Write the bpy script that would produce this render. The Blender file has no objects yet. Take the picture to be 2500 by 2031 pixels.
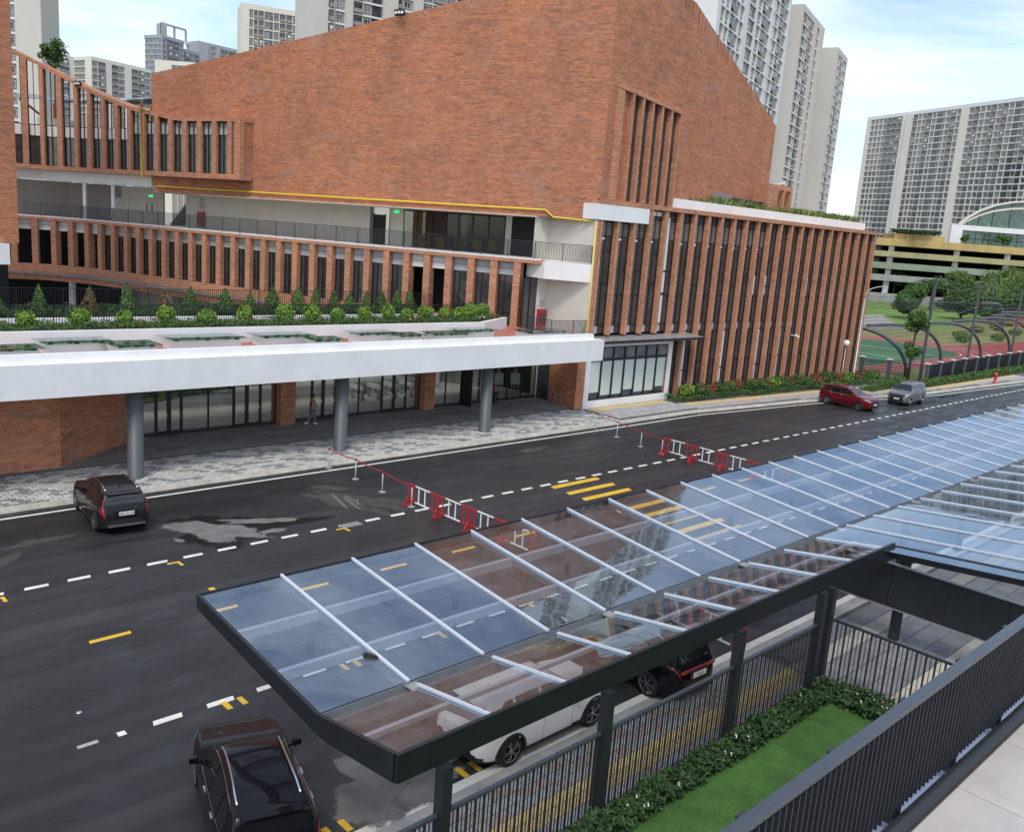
import bpy, bmesh, math, random
from mathutils import Vector, Matrix
R = math.radians
random.seed(7)
SC = bpy.context.scene
COL = SC.collection
# ------------------------------------------------------------------ camera, world, sun, exposure
cam_d = bpy.data.cameras.new('camera'); cam = bpy.data.objects.new('camera', cam_d); COL.objects.link(cam)
cam_d.sensor_width = 36; cam_d.lens = 36*2174.8/2500; cam_d.clip_start = 0.1; cam_d.clip_end = 4000
def cam_matrix(p, r, y, loc):
    f = Vector((math.sin(y)*math.cos(p), math.cos(y)*math.cos(p), -math.sin(p)))
    r0 = Vector((math.cos(y), -math.sin(y), 0)); u0 = r0.cross(f)
    rt = r0*math.cos(r)+u0*math.sin(r); up = u0*math.cos(r)-r0*math.sin(r)
    m = Matrix((rt, up, -f)).transposed().to_4x4(); m.translation = loc
    return m
cam.matrix_world = cam_matrix(R(11.635), R(4.2226), R(44.14), Vector((0, 0, 12)))
SC.camera = cam
SUN_AZ, SUN_EL = R(-128), R(56)          # azimuth from +Y towards +X
W = bpy.data.worlds.new('World'); SC.world = W; W.use_nodes = True
wn, wl = W.node_tree.nodes, W.node_tree.links
bg = wn['Background']; bg.inputs['Strength'].default_value = 0.15
sky = wn.new('ShaderNodeTexSky'); sky.sky_type = 'NISHITA'; sky.sun_disc = False
sky.sun_elevation = SUN_EL; sky.sun_rotation = SUN_AZ; sky.air_density = 1.0; sky.dust_density = 1.5; sky.ozone_density = 3.0
tc = wn.new('ShaderNodeTexCoord'); mp = wn.new('ShaderNodeMapping'); mp.inputs['Scale'].default_value = (1.6, 1.6, 6.5)
mp.inputs['Rotation'].default_value = (0, R(9), R(20)); mp.inputs['Location'].default_value = (3.1, 1.7, .4)
nz = wn.new('ShaderNodeTexNoise'); nz.inputs['Scale'].default_value = 1.5; nz.inputs['Detail'].default_value = 9; nz.inputs['Roughness'].default_value = 0.58
nz.inputs['Distortion'].default_value = 0.5
cr = wn.new('ShaderNodeValToRGB'); cr.color_ramp.elements[0].position = 0.42; cr.color_ramp.elements[1].position = 0.78
cr.color_ramp.elements[0].color = (0.12, 0.12, 0.12, 1); cr.color_ramp.elements[1].color = (0.98, 0.98, 0.98, 1)
mx = wn.new('ShaderNodeMix'); mx.data_type = 'RGBA'
mx.inputs[7].default_value = (6.1, 6.4, 6.75, 1)
wl.new(tc.outputs['Generated'], mp.inputs['Vector']); wl.new(mp.outputs['Vector'], nz.inputs['Vector']); wl.new(nz.outputs['Fac'], cr.inputs['Fac'])
wl.new(cr.outputs['Color'], mx.inputs[0]); wl.new(sky.outputs['Color'], mx.inputs[6]); wl.new(mx.outputs[2], bg.inputs['Color'])
sd = bpy.data.lights.new('sun', 'SUN'); sd.energy = 1.25; sd.angle = R(14); sd.color = (1.0, 0.95, 0.87)
sun = bpy.data.objects.new('sun', sd); COL.objects.link(sun)
sdir = Vector((math.sin(SUN_AZ)*math.cos(SUN_EL), math.cos(SUN_AZ)*math.cos(SUN_EL), math.sin(SUN_EL)))
sun.rotation_euler = sdir.to_track_quat('Z', 'Y').to_euler(); sun.location = (0, 0, 60)
SC.view_settings.view_transform = 'Standard'; SC.view_settings.look = 'None'; SC.view_settings.gamma = 1
SC.view_settings.exposure = 0.55; SC.view_settings.use_curve_mapping = False
# ------------------------------------------------------------------ mesh helpers
class MB:
    def __init__(s): s.v = []; s.f = []; s.m = []; s.cur = 0
    def mi(s, i): s.cur = i; return s
    def face(s, *pts):
        b = len(s.v); s.v += [tuple(p) for p in pts]; s.f.append(tuple(range(b, b+len(pts)))); s.m.append(s.cur); return s
    def hexa(s, P):       # 8 corners: bottom 4 ccw, top 4 ccw
        b = len(s.v); s.v += [tuple(p) for p in P]
        for q in ((0,3,2,1),(4,5,6,7),(0,1,5,4),(1,2,6,5),(2,3,7,6),(3,0,4,7)):
            s.f.append(tuple(b+i for i in q)); s.m.append(s.cur)
        return s
    def box(s, x0, x1, y0, y1, z0, z1):
        return s.hexa([(x0,y0,z0),(x1,y0,z0),(x1,y1,z0),(x0,y1,z0),(x0,y0,z1),(x1,y0,z1),(x1,y1,z1),(x0,y1,z1)])
    def beam(s, a, b, w, z0, z1):   # horizontal bar along a->b (2D), width w
        a = Vector(a[:2]); b = Vector(b[:2]); d = (b-a).normalized(); n = Vector((-d.y, d.x))*w/2
        c = [a-n, b-n, b+n, a+n]
        return s.hexa([(p.x,p.y,z0) for p in c]+[(p.x,p.y,z1) for p in c])
    def bar(s, a, b, w, h=None, up=(0,0,1)):   # square bar between 3D points
        a = Vector(a); b = Vector(b); h = h or w; d = (b-a).normalized(); up = Vector(up)
        if abs(d.dot(up)) > .98: up = Vector((1,0,0))
        x = d.cross(up).normalized()*w/2; y = x.cross(d).normalized()*h/2
        return s.hexa([a-x-y, a+x-y, a+x+y, a-x+y, b-x-y, b+x-y, b+x+y, b-x+y])
    def prism(s, poly, z0, z1):     # z1 scalar or list
        n = len(poly); b = len(s.v); zt = z1 if isinstance(z1, (list, tuple)) else [z1]*n
        s.v += [(p[0], p[1], z0) for p in poly]+[(p[0], p[1], zt[i]) for i, p in enumerate(poly)]
        s.f.append(tuple(b+i for i in reversed(range(n)))); s.f.append(tuple(b+n+i for i in range(n))); s.m += [s.cur]*2
        for i in range(n):
            j = (i+1) % n; s.f.append((b+i, b+j, b+n+j, b+n+i)); s.m.append(s.cur)
        return s
    def tube(s, path, r, n=8, closed=False, caps=True):
        path = [Vector(p) for p in path]; rings = []; N = len(path)
        rr = r if isinstance(r, (list, tuple)) else [r]*N
        for i, p in enumerate(path):
            if closed: d = (path[(i+1) % N]-path[i-1])
            else: d = path[min(i+1, N-1)]-path[max(i-1, 0)]
            d.normalize(); up = Vector((0,0,1)) if abs(d.z) < .95 else Vector((1,0,0))
            x = d.cross(up).normalized(); y = x.cross(d).normalized()
            b = len(s.v); rings.append(b)
            for k in range(n):
                a = 2*math.pi*k/n; s.v.append(tuple(p+x*math.cos(a)*rr[i]+y*math.sin(a)*rr[i]))
        for i in range(N if closed else N-1):
            a, b = rings[i], rings[(i+1) % N]
            for k in range(n):
                l = (k+1) % n; s.f.append((a+k, a+l, b+l, b+k)); s.m.append(s.cur)
        if caps and not closed:
            s.f.append(tuple(reversed(range(rings[0], rings[0]+n)))); s.f.append(tuple(range(rings[-1], rings[-1]+n))); s.m += [s.cur]*2
        return s
    def lathe(s, prof, n=24, c=(0,0,0), axis='z'):
        b = len(s.v); c = Vector(c)
        for r, h in prof:
            for k in range(n):
                a = 2*math.pi*k/n
                if axis == 'z': q = Vector((r*math.cos(a), r*math.sin(a), h))
                else: q = Vector((r*math.cos(a), h, r*math.sin(a)))
                s.v.append(tuple(c+q))
        for i in range(len(prof)-1):
            for k in range(n):
                l = (k+1) % n; s.f.append((b+i*n+k, b+i*n+l, b+(i+1)*n+l, b+(i+1)*n+k)); s.m.append(s.cur)
        return s
    def grid(s, P):
        nu, nv = len(P), len(P[0]); b = len(s.v)
        for r in P: s.v += [tuple(p) for p in r]
        for i in range(nu-1):
            for j in range(nv-1):
                s.f.append((b+i*nv+j, b+(i+1)*nv+j, b+(i+1)*nv+j+1, b+i*nv+j+1)); s.m.append(s.cur)
        return s
    def mesh(s, name, mats, smooth=False, recalc=False, merge=0):
        me = bpy.data.meshes.new(name); me.from_pydata(s.v, [], s.f)
        for m in (mats if isinstance(mats, (list, tuple)) else [mats]): me.materials.append(m)
        me.polygons.foreach_set('material_index', s.m)
        if recalc or merge:
            bm = bmesh.new(); bm.from_mesh(me)
            if merge: bmesh.ops.remove_doubles(bm, verts=bm.verts, dist=merge)
            bmesh.ops.recalc_face_normals(bm, faces=bm.faces); bm.to_mesh(me); bm.free()
        if smooth: me.polygons.foreach_set('use_smooth', [True]*len(me.polygons))
        # box-projected UVs in metres: u along the wall, v up
        uv = me.uv_layers.new(name='UVMap').data; V = me.vertices
        for p in me.polygons:
            n = p.normal
            if abs(n.z) > .75:
                for li in p.loop_indices:
                    c = V[me.loops[li].vertex_index].co; uv[li].uv = (c.x, c.y)
            else:
                l = math.hypot(n.x, n.y) or 1; tx, ty = -n.y/l, n.x/l
                for li in p.loop_indices:
                    c = V[me.loops[li].vertex_index].co; uv[li].uv = (c.x*tx+c.y*ty, c.z)
        me.update(); return me
    def build(s, name, mats, parent=None, loc=None, smooth=False, recalc=False, merge=0, rz=0):
        return place(s.mesh(name, mats, smooth, recalc, merge), name, parent, loc, rz)
def place(me, name, parent=None, loc=None, rz=0):
    o = bpy.data.objects.new(name, me); COL.objects.link(o)
    if parent is not None: o.parent = parent
    if loc is not None: o.location = loc
    if rz: o.rotation_euler = (0, 0, rz)
    return o
def tag(o, label, cat, group=None):
    o['label'] = label; o['category'] = cat
    if group: o['group'] = group
    return o
def thing(name, label, cat, loc=(0,0,0), rz=0, group=None):
    o = bpy.data.objects.new(name, None); COL.objects.link(o); o.location = loc; o.rotation_euler = (0,0,rz); o.empty_display_size = .2
    return tag(o, label, cat, group)
def struct(o): o['kind'] = 'structure'; return o
def stuff(o): o['kind'] = 'stuff'; return o
def dup(root, loc, rz=0, label=None, sc=None):
    r = root.copy(); COL.objects.link(r); r.location = loc; r.rotation_euler = (0,0,rz)
    if label: r['label'] = label
    if sc: r.scale = (sc, sc, sc) if not isinstance(sc, tuple) else sc
    for ch in root.children:
        c = ch.copy(); COL.objects.link(c); c.parent = r
        for g in ch.children:
            e = g.copy(); COL.objects.link(e); e.parent = c
    return r
# ------------------------------------------------------------------ materials
MT = {}
def nodes(name):
    m = bpy.data.materials.new(name); m.use_nodes = True; MT[name] = m
    return m, m.node_tree.nodes, m.node_tree.links, m.node_tree.nodes['Principled BSDF']
def rgb(c): return (c[0], c[1], c[2], 1)
def ramp(n, stops):
    r = n.new('ShaderNodeValToRGB'); e = r.color_ramp.elements
    while len(e) < len(stops): e.new(.5)
    for k, (p, c) in enumerate(stops): e[k].position = p; e[k].color = rgb(c) if len(c) == 3 else c
    return r
def mixc(n, l, fac, a, b, mode='MIX'):
    m = n.new('ShaderNodeMix'); m.data_type = 'RGBA'; m.blend_type = mode
    for i, x in ((0, fac), (6, a), (7, b)):
        if hasattr(x, 'links') or hasattr(x, 'is_linked'): l.new(x, m.inputs[i])
        elif isinstance(x, (int, float)): m.inputs[i].default_value = x
        else: m.inputs[i].default_value = rgb(x)
    return m.outputs[2]
def noise(n, l, vec, scale, detail=6, rough=.6, dist=0):
    t = n.new('ShaderNodeTexNoise'); t.inputs['Scale'].default_value = scale; t.inputs['Detail'].default_value = detail
    t.inputs['Roughness'].default_value = rough; t.inputs['Distortion'].default_value = dist
    l.new(vec, t.inputs['Vector']); return t.outputs['Fac']
def coords(n, l, kind='Object', scale=(1,1,1)):
    t = n.new('ShaderNodeTexCoord'); m = n.new('ShaderNodeMapping'); m.inputs['Scale'].default_value = scale
    l.new(t.outputs[kind], m.inputs['Vector']); return m.outputs['Vector']
def wpos(n, l, scale=(1,1,1)):
    t = n.new('ShaderNodeNewGeometry'); m = n.new('ShaderNodeMapping'); m.inputs['Scale'].default_value = scale
    l.new(t.outputs['Position'], m.inputs['Vector']); return m.outputs['Vector']
def bump(n, l, h, bs, strength=.3, dist=.02):
    b = n.new('ShaderNodeBump'); b.inputs['Strength'].default_value = strength; b.inputs['Distance'].default_value = dist
    l.new(h, b.inputs['Height']); l.new(b.outputs['Normal'], bs.inputs['Normal'])
def plain(name, c, rough=.6, metal=0, var=.12, scale=3., coat=0, spec=.5, fine=.0, objvar=0):
    m, n, l, b = nodes(name); v = wpos(n, l)
    f = noise(n, l, v, scale, 6, .65)
    lo = [max(0, x*(1-var*1.3)) for x in c]; hi = [min(1, x*(1+var)) for x in c]
    r = ramp(n, [(.3, lo), (.7, hi)]); l.new(f, r.inputs['Fac']); o = r.outputs['Color']
    if fine:
        g = noise(n, l, v, 60, 3, .6); r2 = ramp(n, [(.35, (1-fine,)*3), (.65, (1+fine,)*3)]); l.new(g, r2.inputs['Fac'])
        o = mixc(n, l, 1.0, o, r2.outputs['Color'], 'MULTIPLY')
    if objvar:
        oi = n.new('ShaderNodeObjectInfo'); r3 = ramp(n, [(0, (1-objvar,)*3), (1, (1+objvar,)*3)]); l.new(oi.outputs['Random'], r3.inputs['Fac'])
        o = mixc(n, l, 1.0, o, r3.outputs['Color'], 'MULTIPLY')
    l.new(o, b.inputs['Base Color'])
    rr = n.new('ShaderNodeMapRange'); rr.inputs[3].default_value = max(.02, rough-.1*min(1, rough*2)); rr.inputs[4].default_value = min(1, rough+.1*min(1, rough*2)); l.new(f, rr.inputs[0]); l.new(rr.outputs[0], b.inputs['Roughness'])
    b.inputs['Metallic'].default_value = metal; b.inputs['Specular IOR Level'].default_value = spec
    if coat: b.inputs['Coat Weight'].default_value = coat; b.inputs['Coat Roughness'].default_value = .03
    return m
def brick(name, c1, c2, mortar, stain=.5):
    m, n, l, b = nodes(name); v = coords(n, l, 'UV')
    t = n.new('ShaderNodeTexBrick'); l.new(v, t.inputs['Vector'])
    t.inputs['Scale'].default_value = 1; t.inputs['Brick Width'].default_value = .3; t.inputs['Row Height'].default_value = .078
    t.inputs['Mortar Size'].default_value = .009; t.inputs['Mortar Smooth'].default_value = .3; t.inputs['Bias'].default_value = -.1
    t.inputs['Color1'].default_value = rgb(c1); t.inputs['Color2'].default_value = rgb(c2); t.inputs['Mortar'].default_value = rgb(mortar)
    tb = n.new('ShaderNodeTexBrick'); l.new(v, tb.inputs['Vector']); tb.inputs['Scale'].default_value = 1; tb.inputs['Brick Width'].default_value = .86; tb.inputs['Row Height'].default_value = .156
    tb.inputs['Mortar Size'].default_value = 0; tb.inputs['Color1'].default_value = (.88, .87, .87, 1); tb.inputs['Color2'].default_value = (1.10, 1.09, 1.08, 1); tb.inputs['Mortar'].default_value = (1, 1, 1, 1)
    # long horizontal streaks of darker / paler bricks, patches a few courses tall
    v2 = coords(n, l, 'UV', (2.2, 9.5, 1)); s1 = noise(n, l, v2, 1.0, 8, .72)
    r1 = ramp(n, [(.26, (.52, .50, .50)), (.42, (.90, .90, .90)), (.55, (1.04, 1.04, 1.03)), (.72, (1.38, 1.32, 1.26))]); l.new(s1, r1.inputs['Fac'])
    o = mixc(n, l, 1.0, mixc(n, l, 1.0, t.outputs['Color'], tb.outputs['Color'], 'MULTIPLY'), r1.outputs['Color'], 'MULTIPLY')
    v3 = coords(n, l, 'UV', (.30, .16, 1)); s2 = noise(n, l, v3, 1.0, 7, .68, .5)
    r2 = ramp(n, [(.30, (.84, .86, .88)), (.50, (1, 1, 1)), (.70, (1.15, 1.09, .96))]); l.new(s2, r2.inputs['Fac'])
    o = mixc(n, l, 1.0, o, r2.outputs['Color'], 'MULTIPLY')
    # dark sooty clusters and pale efflorescence
    v4 = coords(n, l, 'UV', (.5, 1.9, 1)); s3 = noise(n, l, v4, 1.0, 10, .78)
    r3 = ramp(n, [(.54, (0, 0, 0)), (.66, (.90*stain,)*3)]); l.new(s3, r3.inputs['Fac'])
    o = mixc(n, l, r3.outputs['Color'], o, (.15, .115, .10))
    v5 = coords(n, l, 'UV', (.35, .45, 1)); s4 = noise(n, l, v5, .9, 10, .78, .3)
    r4 = ramp(n, [(.52, (0, 0, 0)), (.78, (.50*stain,)*3)]); l.new(s4, r4.inputs['Fac'])
    o = mixc(n, l, r4.outputs['Color'], o, (.46, .36, .31))
    l.new(o, b.inputs['Base Color']); b.inputs['Roughness'].default_value = .85; b.inputs['Specular IOR Level'].default_value = .25
    bump(n, l, t.outputs['Fac'], b, -.5, .01)
    return m
brick('brick', (.53, .192, .097), (.34, .112, .058), (.43, .29, .20), .95)
brick('brick_fin', (.55, .235, .128), (.38, .145, .078), (.48, .34, .25), .5)
def stained(name, c, rough):
    m = plain(name, c, rough, var=.05, scale=.7); n, l = m.node_tree.nodes, m.node_tree.links; b = n['Principled BSDF']; src = b.inputs['Base Color'].links[0].from_socket
    v = wpos(n, l, (2.2, 2.2, .28)); f = noise(n, l, v, 1.0, 8, .7); r = ramp(n, [(.55, (1, 1, 1)), (.80, (.90, .895, .88))]); l.new(f, r.inputs['Fac'])
    v2 = wpos(n, l, (.25, .25, .6)); f2 = noise(n, l, v2, 1.0, 5, .6); r2 = ramp(n, [(.35, (.96, .955, .95)), (.65, (1, 1, 1))]); l.new(f2, r2.inputs['Fac'])
    l.new(mixc(n, l, 1.0, mixc(n, l, 1.0, src, r.outputs['Color'], 'MULTIPLY'), r2.outputs['Color'], 'MULTIPLY'), b.inputs['Base Color'])
stained('white_paint', (.82, .81, .79), .55)
stained('white_render', (.76, .75, .73), .7)
plain('cream_wall', (.66, .62, .54), .7, var=.05, scale=.6)
plain('grey_panel', (.42, .43, .44), .6, var=.06)
plain('column_grey', (.085, .092, .10), .5, var=.07, scale=1.5)
plain('dark_frame', (.014, .015, .018), .4, var=.1)
plain('anthracite', (.012, .014, .016), .45, var=.12, scale=2)
plain('charcoal_paint', (.020, .024, .029), .4, var=.1, scale=3)
plain('handrail_sheen_paint', (.05, .06, .075), .28, var=.1, scale=3)  # lighter blue-grey base stands in for sky sheen on the rails
plain('steel_rail', (.09, .09, .10), .4, metal=.6)
plain('alu_bar', (.66, .70, .74), .35, metal=.25, var=.05)
plain('galv', (.40, .40, .40), .45, metal=.5)
plain('chrome', (.75, .75, .76), .12, metal=1, var=.03)
plain('yellow_pipe', (.78, .58, .03), .45, var=.06)
plain('concrete', (.36, .35, .33), .85, var=.18, scale=1.2, fine=.1)
plain('kerb_concrete', (.47, .44, .37), .85, var=.18, scale=1.6, fine=.1, objvar=.08)
plain('red_deck', (.42, .16, .11), .6, var=.12, scale=.8)
plain('soil', (.05, .037, .025), .95)
plain('bark', (.10, .085, .065), .9, var=.3, scale=8)
plain('slab_grey', (.22, .22, .225), .7, var=.2, scale=1.3, fine=.08, objvar=.10)
plain('slab_cream', (.50, .46, .37), .7, var=.12, scale=1.3, fine=.08, objvar=.08)
plain('slab_dark', (.21, .21, .20), .6, var=.2, scale=1.1, fine=.08, objvar=.14)
plain('sett_light', (.50, .49, .45), .8, var=.2, scale=2, fine=.12, objvar=.14)
plain('sett_dark', (.25, .25, .235), .8, var=.2, scale=2, fine=.12, objvar=.2)
plain('paver_pink', (.42, .31, .27), .8, var=.15, scale=4, fine=.12, objvar=.1)
plain('paver_grey', (.38, .38, .38), .8, var=.15, scale=4, fine=.12, objvar=.1)
plain('paver_yellow', (.60, .45, .20), .75, var=.12, scale=3, fine=.08, objvar=.08)
plain('joint', (.10, .097, .09), .9, var=.2, scale=4)
plain('court_tile', (.58, .57, .52), .5, var=.12, scale=.5)
plain('terrace_tile', (.50, .46, .42), .38, var=.13, scale=1.4, fine=.05, objvar=.05)
plain('terrace_strip', (.30, .36, .47), .4, var=.04)
plain('rubber', (.012, .012, .012), .8)
plain('black_plastic', (.014, .014, .015), .5)
plain('red_paint', (.50, .02, .03), .4, var=.1)
plain('belt_red', (.45, .03, .04), .6)
plain('hydrant_red', (.62, .03, .05), .4)
plain('extinguisher', (.40, .03, .035), .4)
plain('rim_silver', (.42, .42, .43), .25, metal=.9)
plain('lamp_white', (.8, .8, .78), .3)
plain('skin', (.40, .22, .14), .6)
plain('hair', (.015, .012, .010), .6)
plain('vest_red', (.22, .012, .022), .8)
plain('shirt_grey', (.28, .32, .36), .8)
plain('shirt_white', (.6, .62, .66), .8)
plain('trouser_grey', (.16, .18, .21), .8)
plain('trouser_dark', (.02, .02, .03), .8)
plain('blind', (.60, .66, .58), .6, var=.05)
plain('yellow_fabric', (.55, .36, .02), .8)
plain('track_red', (.30, .055, .045), .85, var=.15, scale=.3, fine=.1)
plain('pitch_green', (.045, .135, .055), .85, var=.3, scale=.12, fine=.1)
plain('lawn_far', (.13, .22, .035), .9, var=.22, scale=.15, fine=.2)
plain('lawn_rough', (.19, .19, .055), .9, var=.3, scale=.25, fine=.25)
plain('ground_far', (.20, .21, .15), .9, var=.25, scale=.05)
plain('roof_grey', (.20, .22, .235), .5, var=.1)
plain('tower_cream', (.70, .66, .56), .75, var=.03, scale=.08)
plain('tower_beige', (.58, .545, .49), .75, var=.04, scale=.08)
plain('tower_white', (.72, .72, .71), .75, var=.04, scale=.08)
plain('tower_grey', (.36, .37, .39), .75, var=.06, scale=.08)
plain('tower_taupe', (.30, .27, .25), .75, var=.06, scale=.2)
plain('ochre', (.52, .37, .15), .8, var=.14, scale=.25)
plain('olive_band', (.40, .37, .19), .8, var=.14, scale=.25)
plain('sage_band', (.28, .32, .24), .8, var=.16, scale=.25)
plain('grey_band', (.34, .34, .33), .8, var=.16, scale=.3)
plain('dark_inside', (.02, .02, .024), .9)  # near-black base stands in for the shade of unlit interiors
plain('terracotta', (.36, .13, .07), .8)
plain('tail_red', (.26, .010, .014), .15, coat=.6)
plain('head_clear', (.62, .64, .67), .1, coat=1)
plain('plate_white', (.72, .73, .72), .4, var=.04)
plain('ink', (.012, .012, .014), .5)
plain('mark_white', (.70, .69, .60), .7, var=.13, scale=2.2, fine=.08)
plain('mark_yellow', (.68, .42, .025), .7, var=.13, scale=2.2, fine=.08)
def stain(name, c, rough, edge, scale, fine=.15):
    m = plain(name, c, rough, var=.25, scale=1.5, fine=fine); n, l = m.node_tree.nodes, m.node_tree.links; b = n['Principled BSDF']
    a = n.new('ShaderNodeAttribute'); a.attribute_name = 'fade'; v = wpos(n, l); f = noise(n, l, v, scale, 8, .7)
    ad = n.new('ShaderNodeMath'); ad.operation = 'MULTIPLY_ADD'; l.new(f, ad.inputs[0]); ad.inputs[1].default_value = edge; l.new(a.outputs['Fac'], ad.inputs[2])
    r = n.new('ShaderNodeMapRange'); r.interpolation_type = 'SMOOTHSTEP'; r.inputs[1].default_value = edge*.5+.10; r.inputs[2].default_value = edge*.5+.10+.25*edge; l.new(ad.outputs[0], r.inputs[0]); l.new(r.outputs[0], b.inputs['Alpha'])
stain('dry_patch', (.155, .15, .138), .9, .6, 2.6); stain('wet_stain', (.011, .011, .011), .12, .8, 1.2, 0); stain('mud', (.052, .047, .041), .85, 1.6, 1.1)
plain('exit_green', (.02, .45, .12), .4)
MT['exit_green'].node_tree.nodes['Principled BSDF'].inputs['Emission Color'].default_value = (.05, .9, .3, 1)
MT['exit_green'].node_tree.nodes['Principled BSDF'].inputs['Emission Strength'].default_value = .6
def paint(name, c, rough=.22, metal=0.):
    m = plain(name, c, rough, metal, .04, 1.0, coat=.42, spec=.08); return m
paint('paint_black', (.006, .006, .008)); paint('paint_volvo', (.014, .013, .014), .25, .0); paint('paint_white', (.74, .73, .70), .3)
paint('paint_red', (.17, .010, .018), .25, .4); paint('paint_silver', (.20, .205, .215), .3, .6)
def car_glass():
    m, n, l, b = nodes('car_glass'); b.inputs['Base Color'].default_value = (.008, .009, .010, 1); b.inputs['Roughness'].default_value = .03
    b.inputs['Specular IOR Level'].default_value = .8
car_glass()
def dark_glass(name, c, rough=.04, wob=.02, spec=.6):
    m, n, l, b = nodes(name); v = wpos(n, l); f = noise(n, l, v, .8, 3, .5)
    r = ramp(n, [(.35, [x*.55 for x in c]), (.7, c)]); l.new(f, r.inputs['Fac']); l.new(r.outputs['Color'], b.inputs['Base Color'])
    b.inputs['Roughness'].default_value = rough; b.inputs['Specular IOR Level'].default_value = spec
    g = noise(n, l, v, .5, 2, .5); bump(n, l, g, b, wob, .3)
dark_glass('window_dark', (.062, .062, .063), spec=1.0)
dark_glass('window_mid', (.060, .072, .085), .1)
dark_glass('window_pale', (.24, .25, .26), .2)
dark_glass('window_green', (.12, .20, .17), .1)
def thin_glass(name, tint, dirt, wob, ior=1.5, spots=0, refl=(1, 1, 1)):
    m = bpy.data.materials.new(name); m.use_nodes = True; MT[name] = m; n, l = m.node_tree.nodes, m.node_tree.links
    n.remove(n['Principled BSDF']); out = n['Material Output']
    tr = n.new('ShaderNodeBsdfTransparent'); tr.inputs['Color'].default_value = rgb(tint)
    gl = n.new('ShaderNodeBsdfGlossy'); gl.inputs['Roughness'].default_value = .02; gl.inputs['Color'].default_value = rgb(refl)
    fr = n.new('ShaderNodeFresnel'); fr.inputs['IOR'].default_value = ior
    v = wpos(n, l); bn = n.new('ShaderNodeBump'); bn.inputs['Strength'].default_value = wob; bn.inputs['Distance'].default_value = .12
    l.new(noise(n, l, v, 1.1, 3, .5), bn.inputs['Height']); l.new(bn.outputs['Normal'], gl.inputs['Normal']); l.new(bn.outputs['Normal'], fr.inputs['Normal'])
    gb = n.new('ShaderNodeNewGeometry'); sb_ = n.new('ShaderNodeMath'); sb_.operation = 'SUBTRACT'; sb_.inputs[0].default_value = 1; l.new(gb.outputs['Backfacing'], sb_.inputs[1])
    ml = n.new('ShaderNodeMath'); ml.operation = 'MULTIPLY'; l.new(fr.outputs['Fac'], ml.inputs[0]); l.new(sb_.outputs[0], ml.inputs[1])
    ms = n.new('ShaderNodeMixShader'); l.new(ml.outputs[0], ms.inputs['Fac']); l.new(tr.outputs[0], ms.inputs[1]); l.new(gl.outputs[0], ms.inputs[2])
    df = n.new('ShaderNodeBsdfDiffuse'); df.inputs['Color'].default_value = (.42, .44, .47, 1)
    d1 = noise(n, l, v, .9, 8, .7); r = ramp(n, [(.38, (0, 0, 0)), (.8, (dirt,)*3)]); l.new(d1, r.inputs['Fac'])
    d2 = noise(n, l, v, 16, 4, .7); r2 = ramp(n, [(.56, (0, 0, 0)), (.72, (spots,)*3)]); l.new(d2, r2.inputs['Fac'])
    o = mixc(n, l, 1.0, r.outputs['Color'], r2.outputs['Color'], 'ADD')
    m2 = n.new('ShaderNodeMixShader'); l.new(o, m2.inputs['Fac']); l.new(ms.outputs[0], m2.inputs[1]); l.new(df.outputs[0], m2.inputs[2]); l.new(m2.outputs[0], out.inputs['Surface'])
thin_glass('canopy_glass', (.92, .93, .95), .10, .024, 3.0, .13, (.70, .85, 1.0))  # gloss colour tinted blue so the reflected sky looks bluer
thin_glass('entrance_glass', (.66, .70, .68), .05, .02, 1.6)
thin_glass('skylight_glass', (.45, .62, .55), .12, .03, 1.7)
def asphalt():
    m, n, l, b = nodes('asphalt'); v = wpos(n, l)
    big = noise(n, l, wpos(n, l, (.10, .22, 1)), 1.0, 8, .62, .6); fine = noise(n, l, v, 45, 4, .7); mid = noise(n, l, wpos(n, l, (.5, 1.1, 1)), 1.0, 8, .7, .4)
    r = ramp(n, [(.30, (.017, .017, .0172)), (.50, (.025, .0252, .026)), (.72, (.040, .0398, .039))]); l.new(big, r.inputs['Fac'])
    r2 = ramp(n, [(.25, (.65, .65, .65)), (.75, (1.35, 1.35, 1.35))]); l.new(fine, r2.inputs['Fac'])
    o = mixc(n, l, 1.0, r.outputs['Color'], r2.outputs['Color'], 'MULTIPLY')
    r3 = ramp(n, [(.58, (0, 0, 0)), (.80, (.55, .55, .55))]); l.new(mid, r3.inputs['Fac'])
    o = mixc(n, l, r3.outputs['Color'], o, (.056, .0545, .052))
    vo = n.new('ShaderNodeTexVoronoi'); vo.inputs['Scale'].default_value = 1.1; l.new(v, vo.inputs['Vector'])
    r5 = ramp(n, [(.012, (1, 1, 1)), (.028, (0, 0, 0))]); l.new(vo.outputs['Distance'], r5.inputs['Fac'])
    o = mixc(n, l, r5.outputs['Color'], o, (.22, .21, .19))
    trk = noise(n, l, wpos(n, l, (.035, 1.5, 1)), 1.0, 4, .6); r6 = ramp(n, [(.38, (.72, .72, .72)), (.62, (1.22, 1.21, 1.19))]); l.new(trk, r6.inputs['Fac']); o = mixc(n, l, 1.0, o, r6.outputs['Color'], 'MULTIPLY')
    l.new(o, b.inputs['Base Color'])
    r4 = ramp(n, [(.36, (.30,)*3), (.60, (.62,)*3)]); l.new(mid, r4.inputs['Fac']); l.new(r4.outputs['Color'], b.inputs['Roughness'])
    b.inputs['Specular IOR Level'].default_value = .45; bump(n, l, fine, b, .35, .006)
asphalt()
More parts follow.
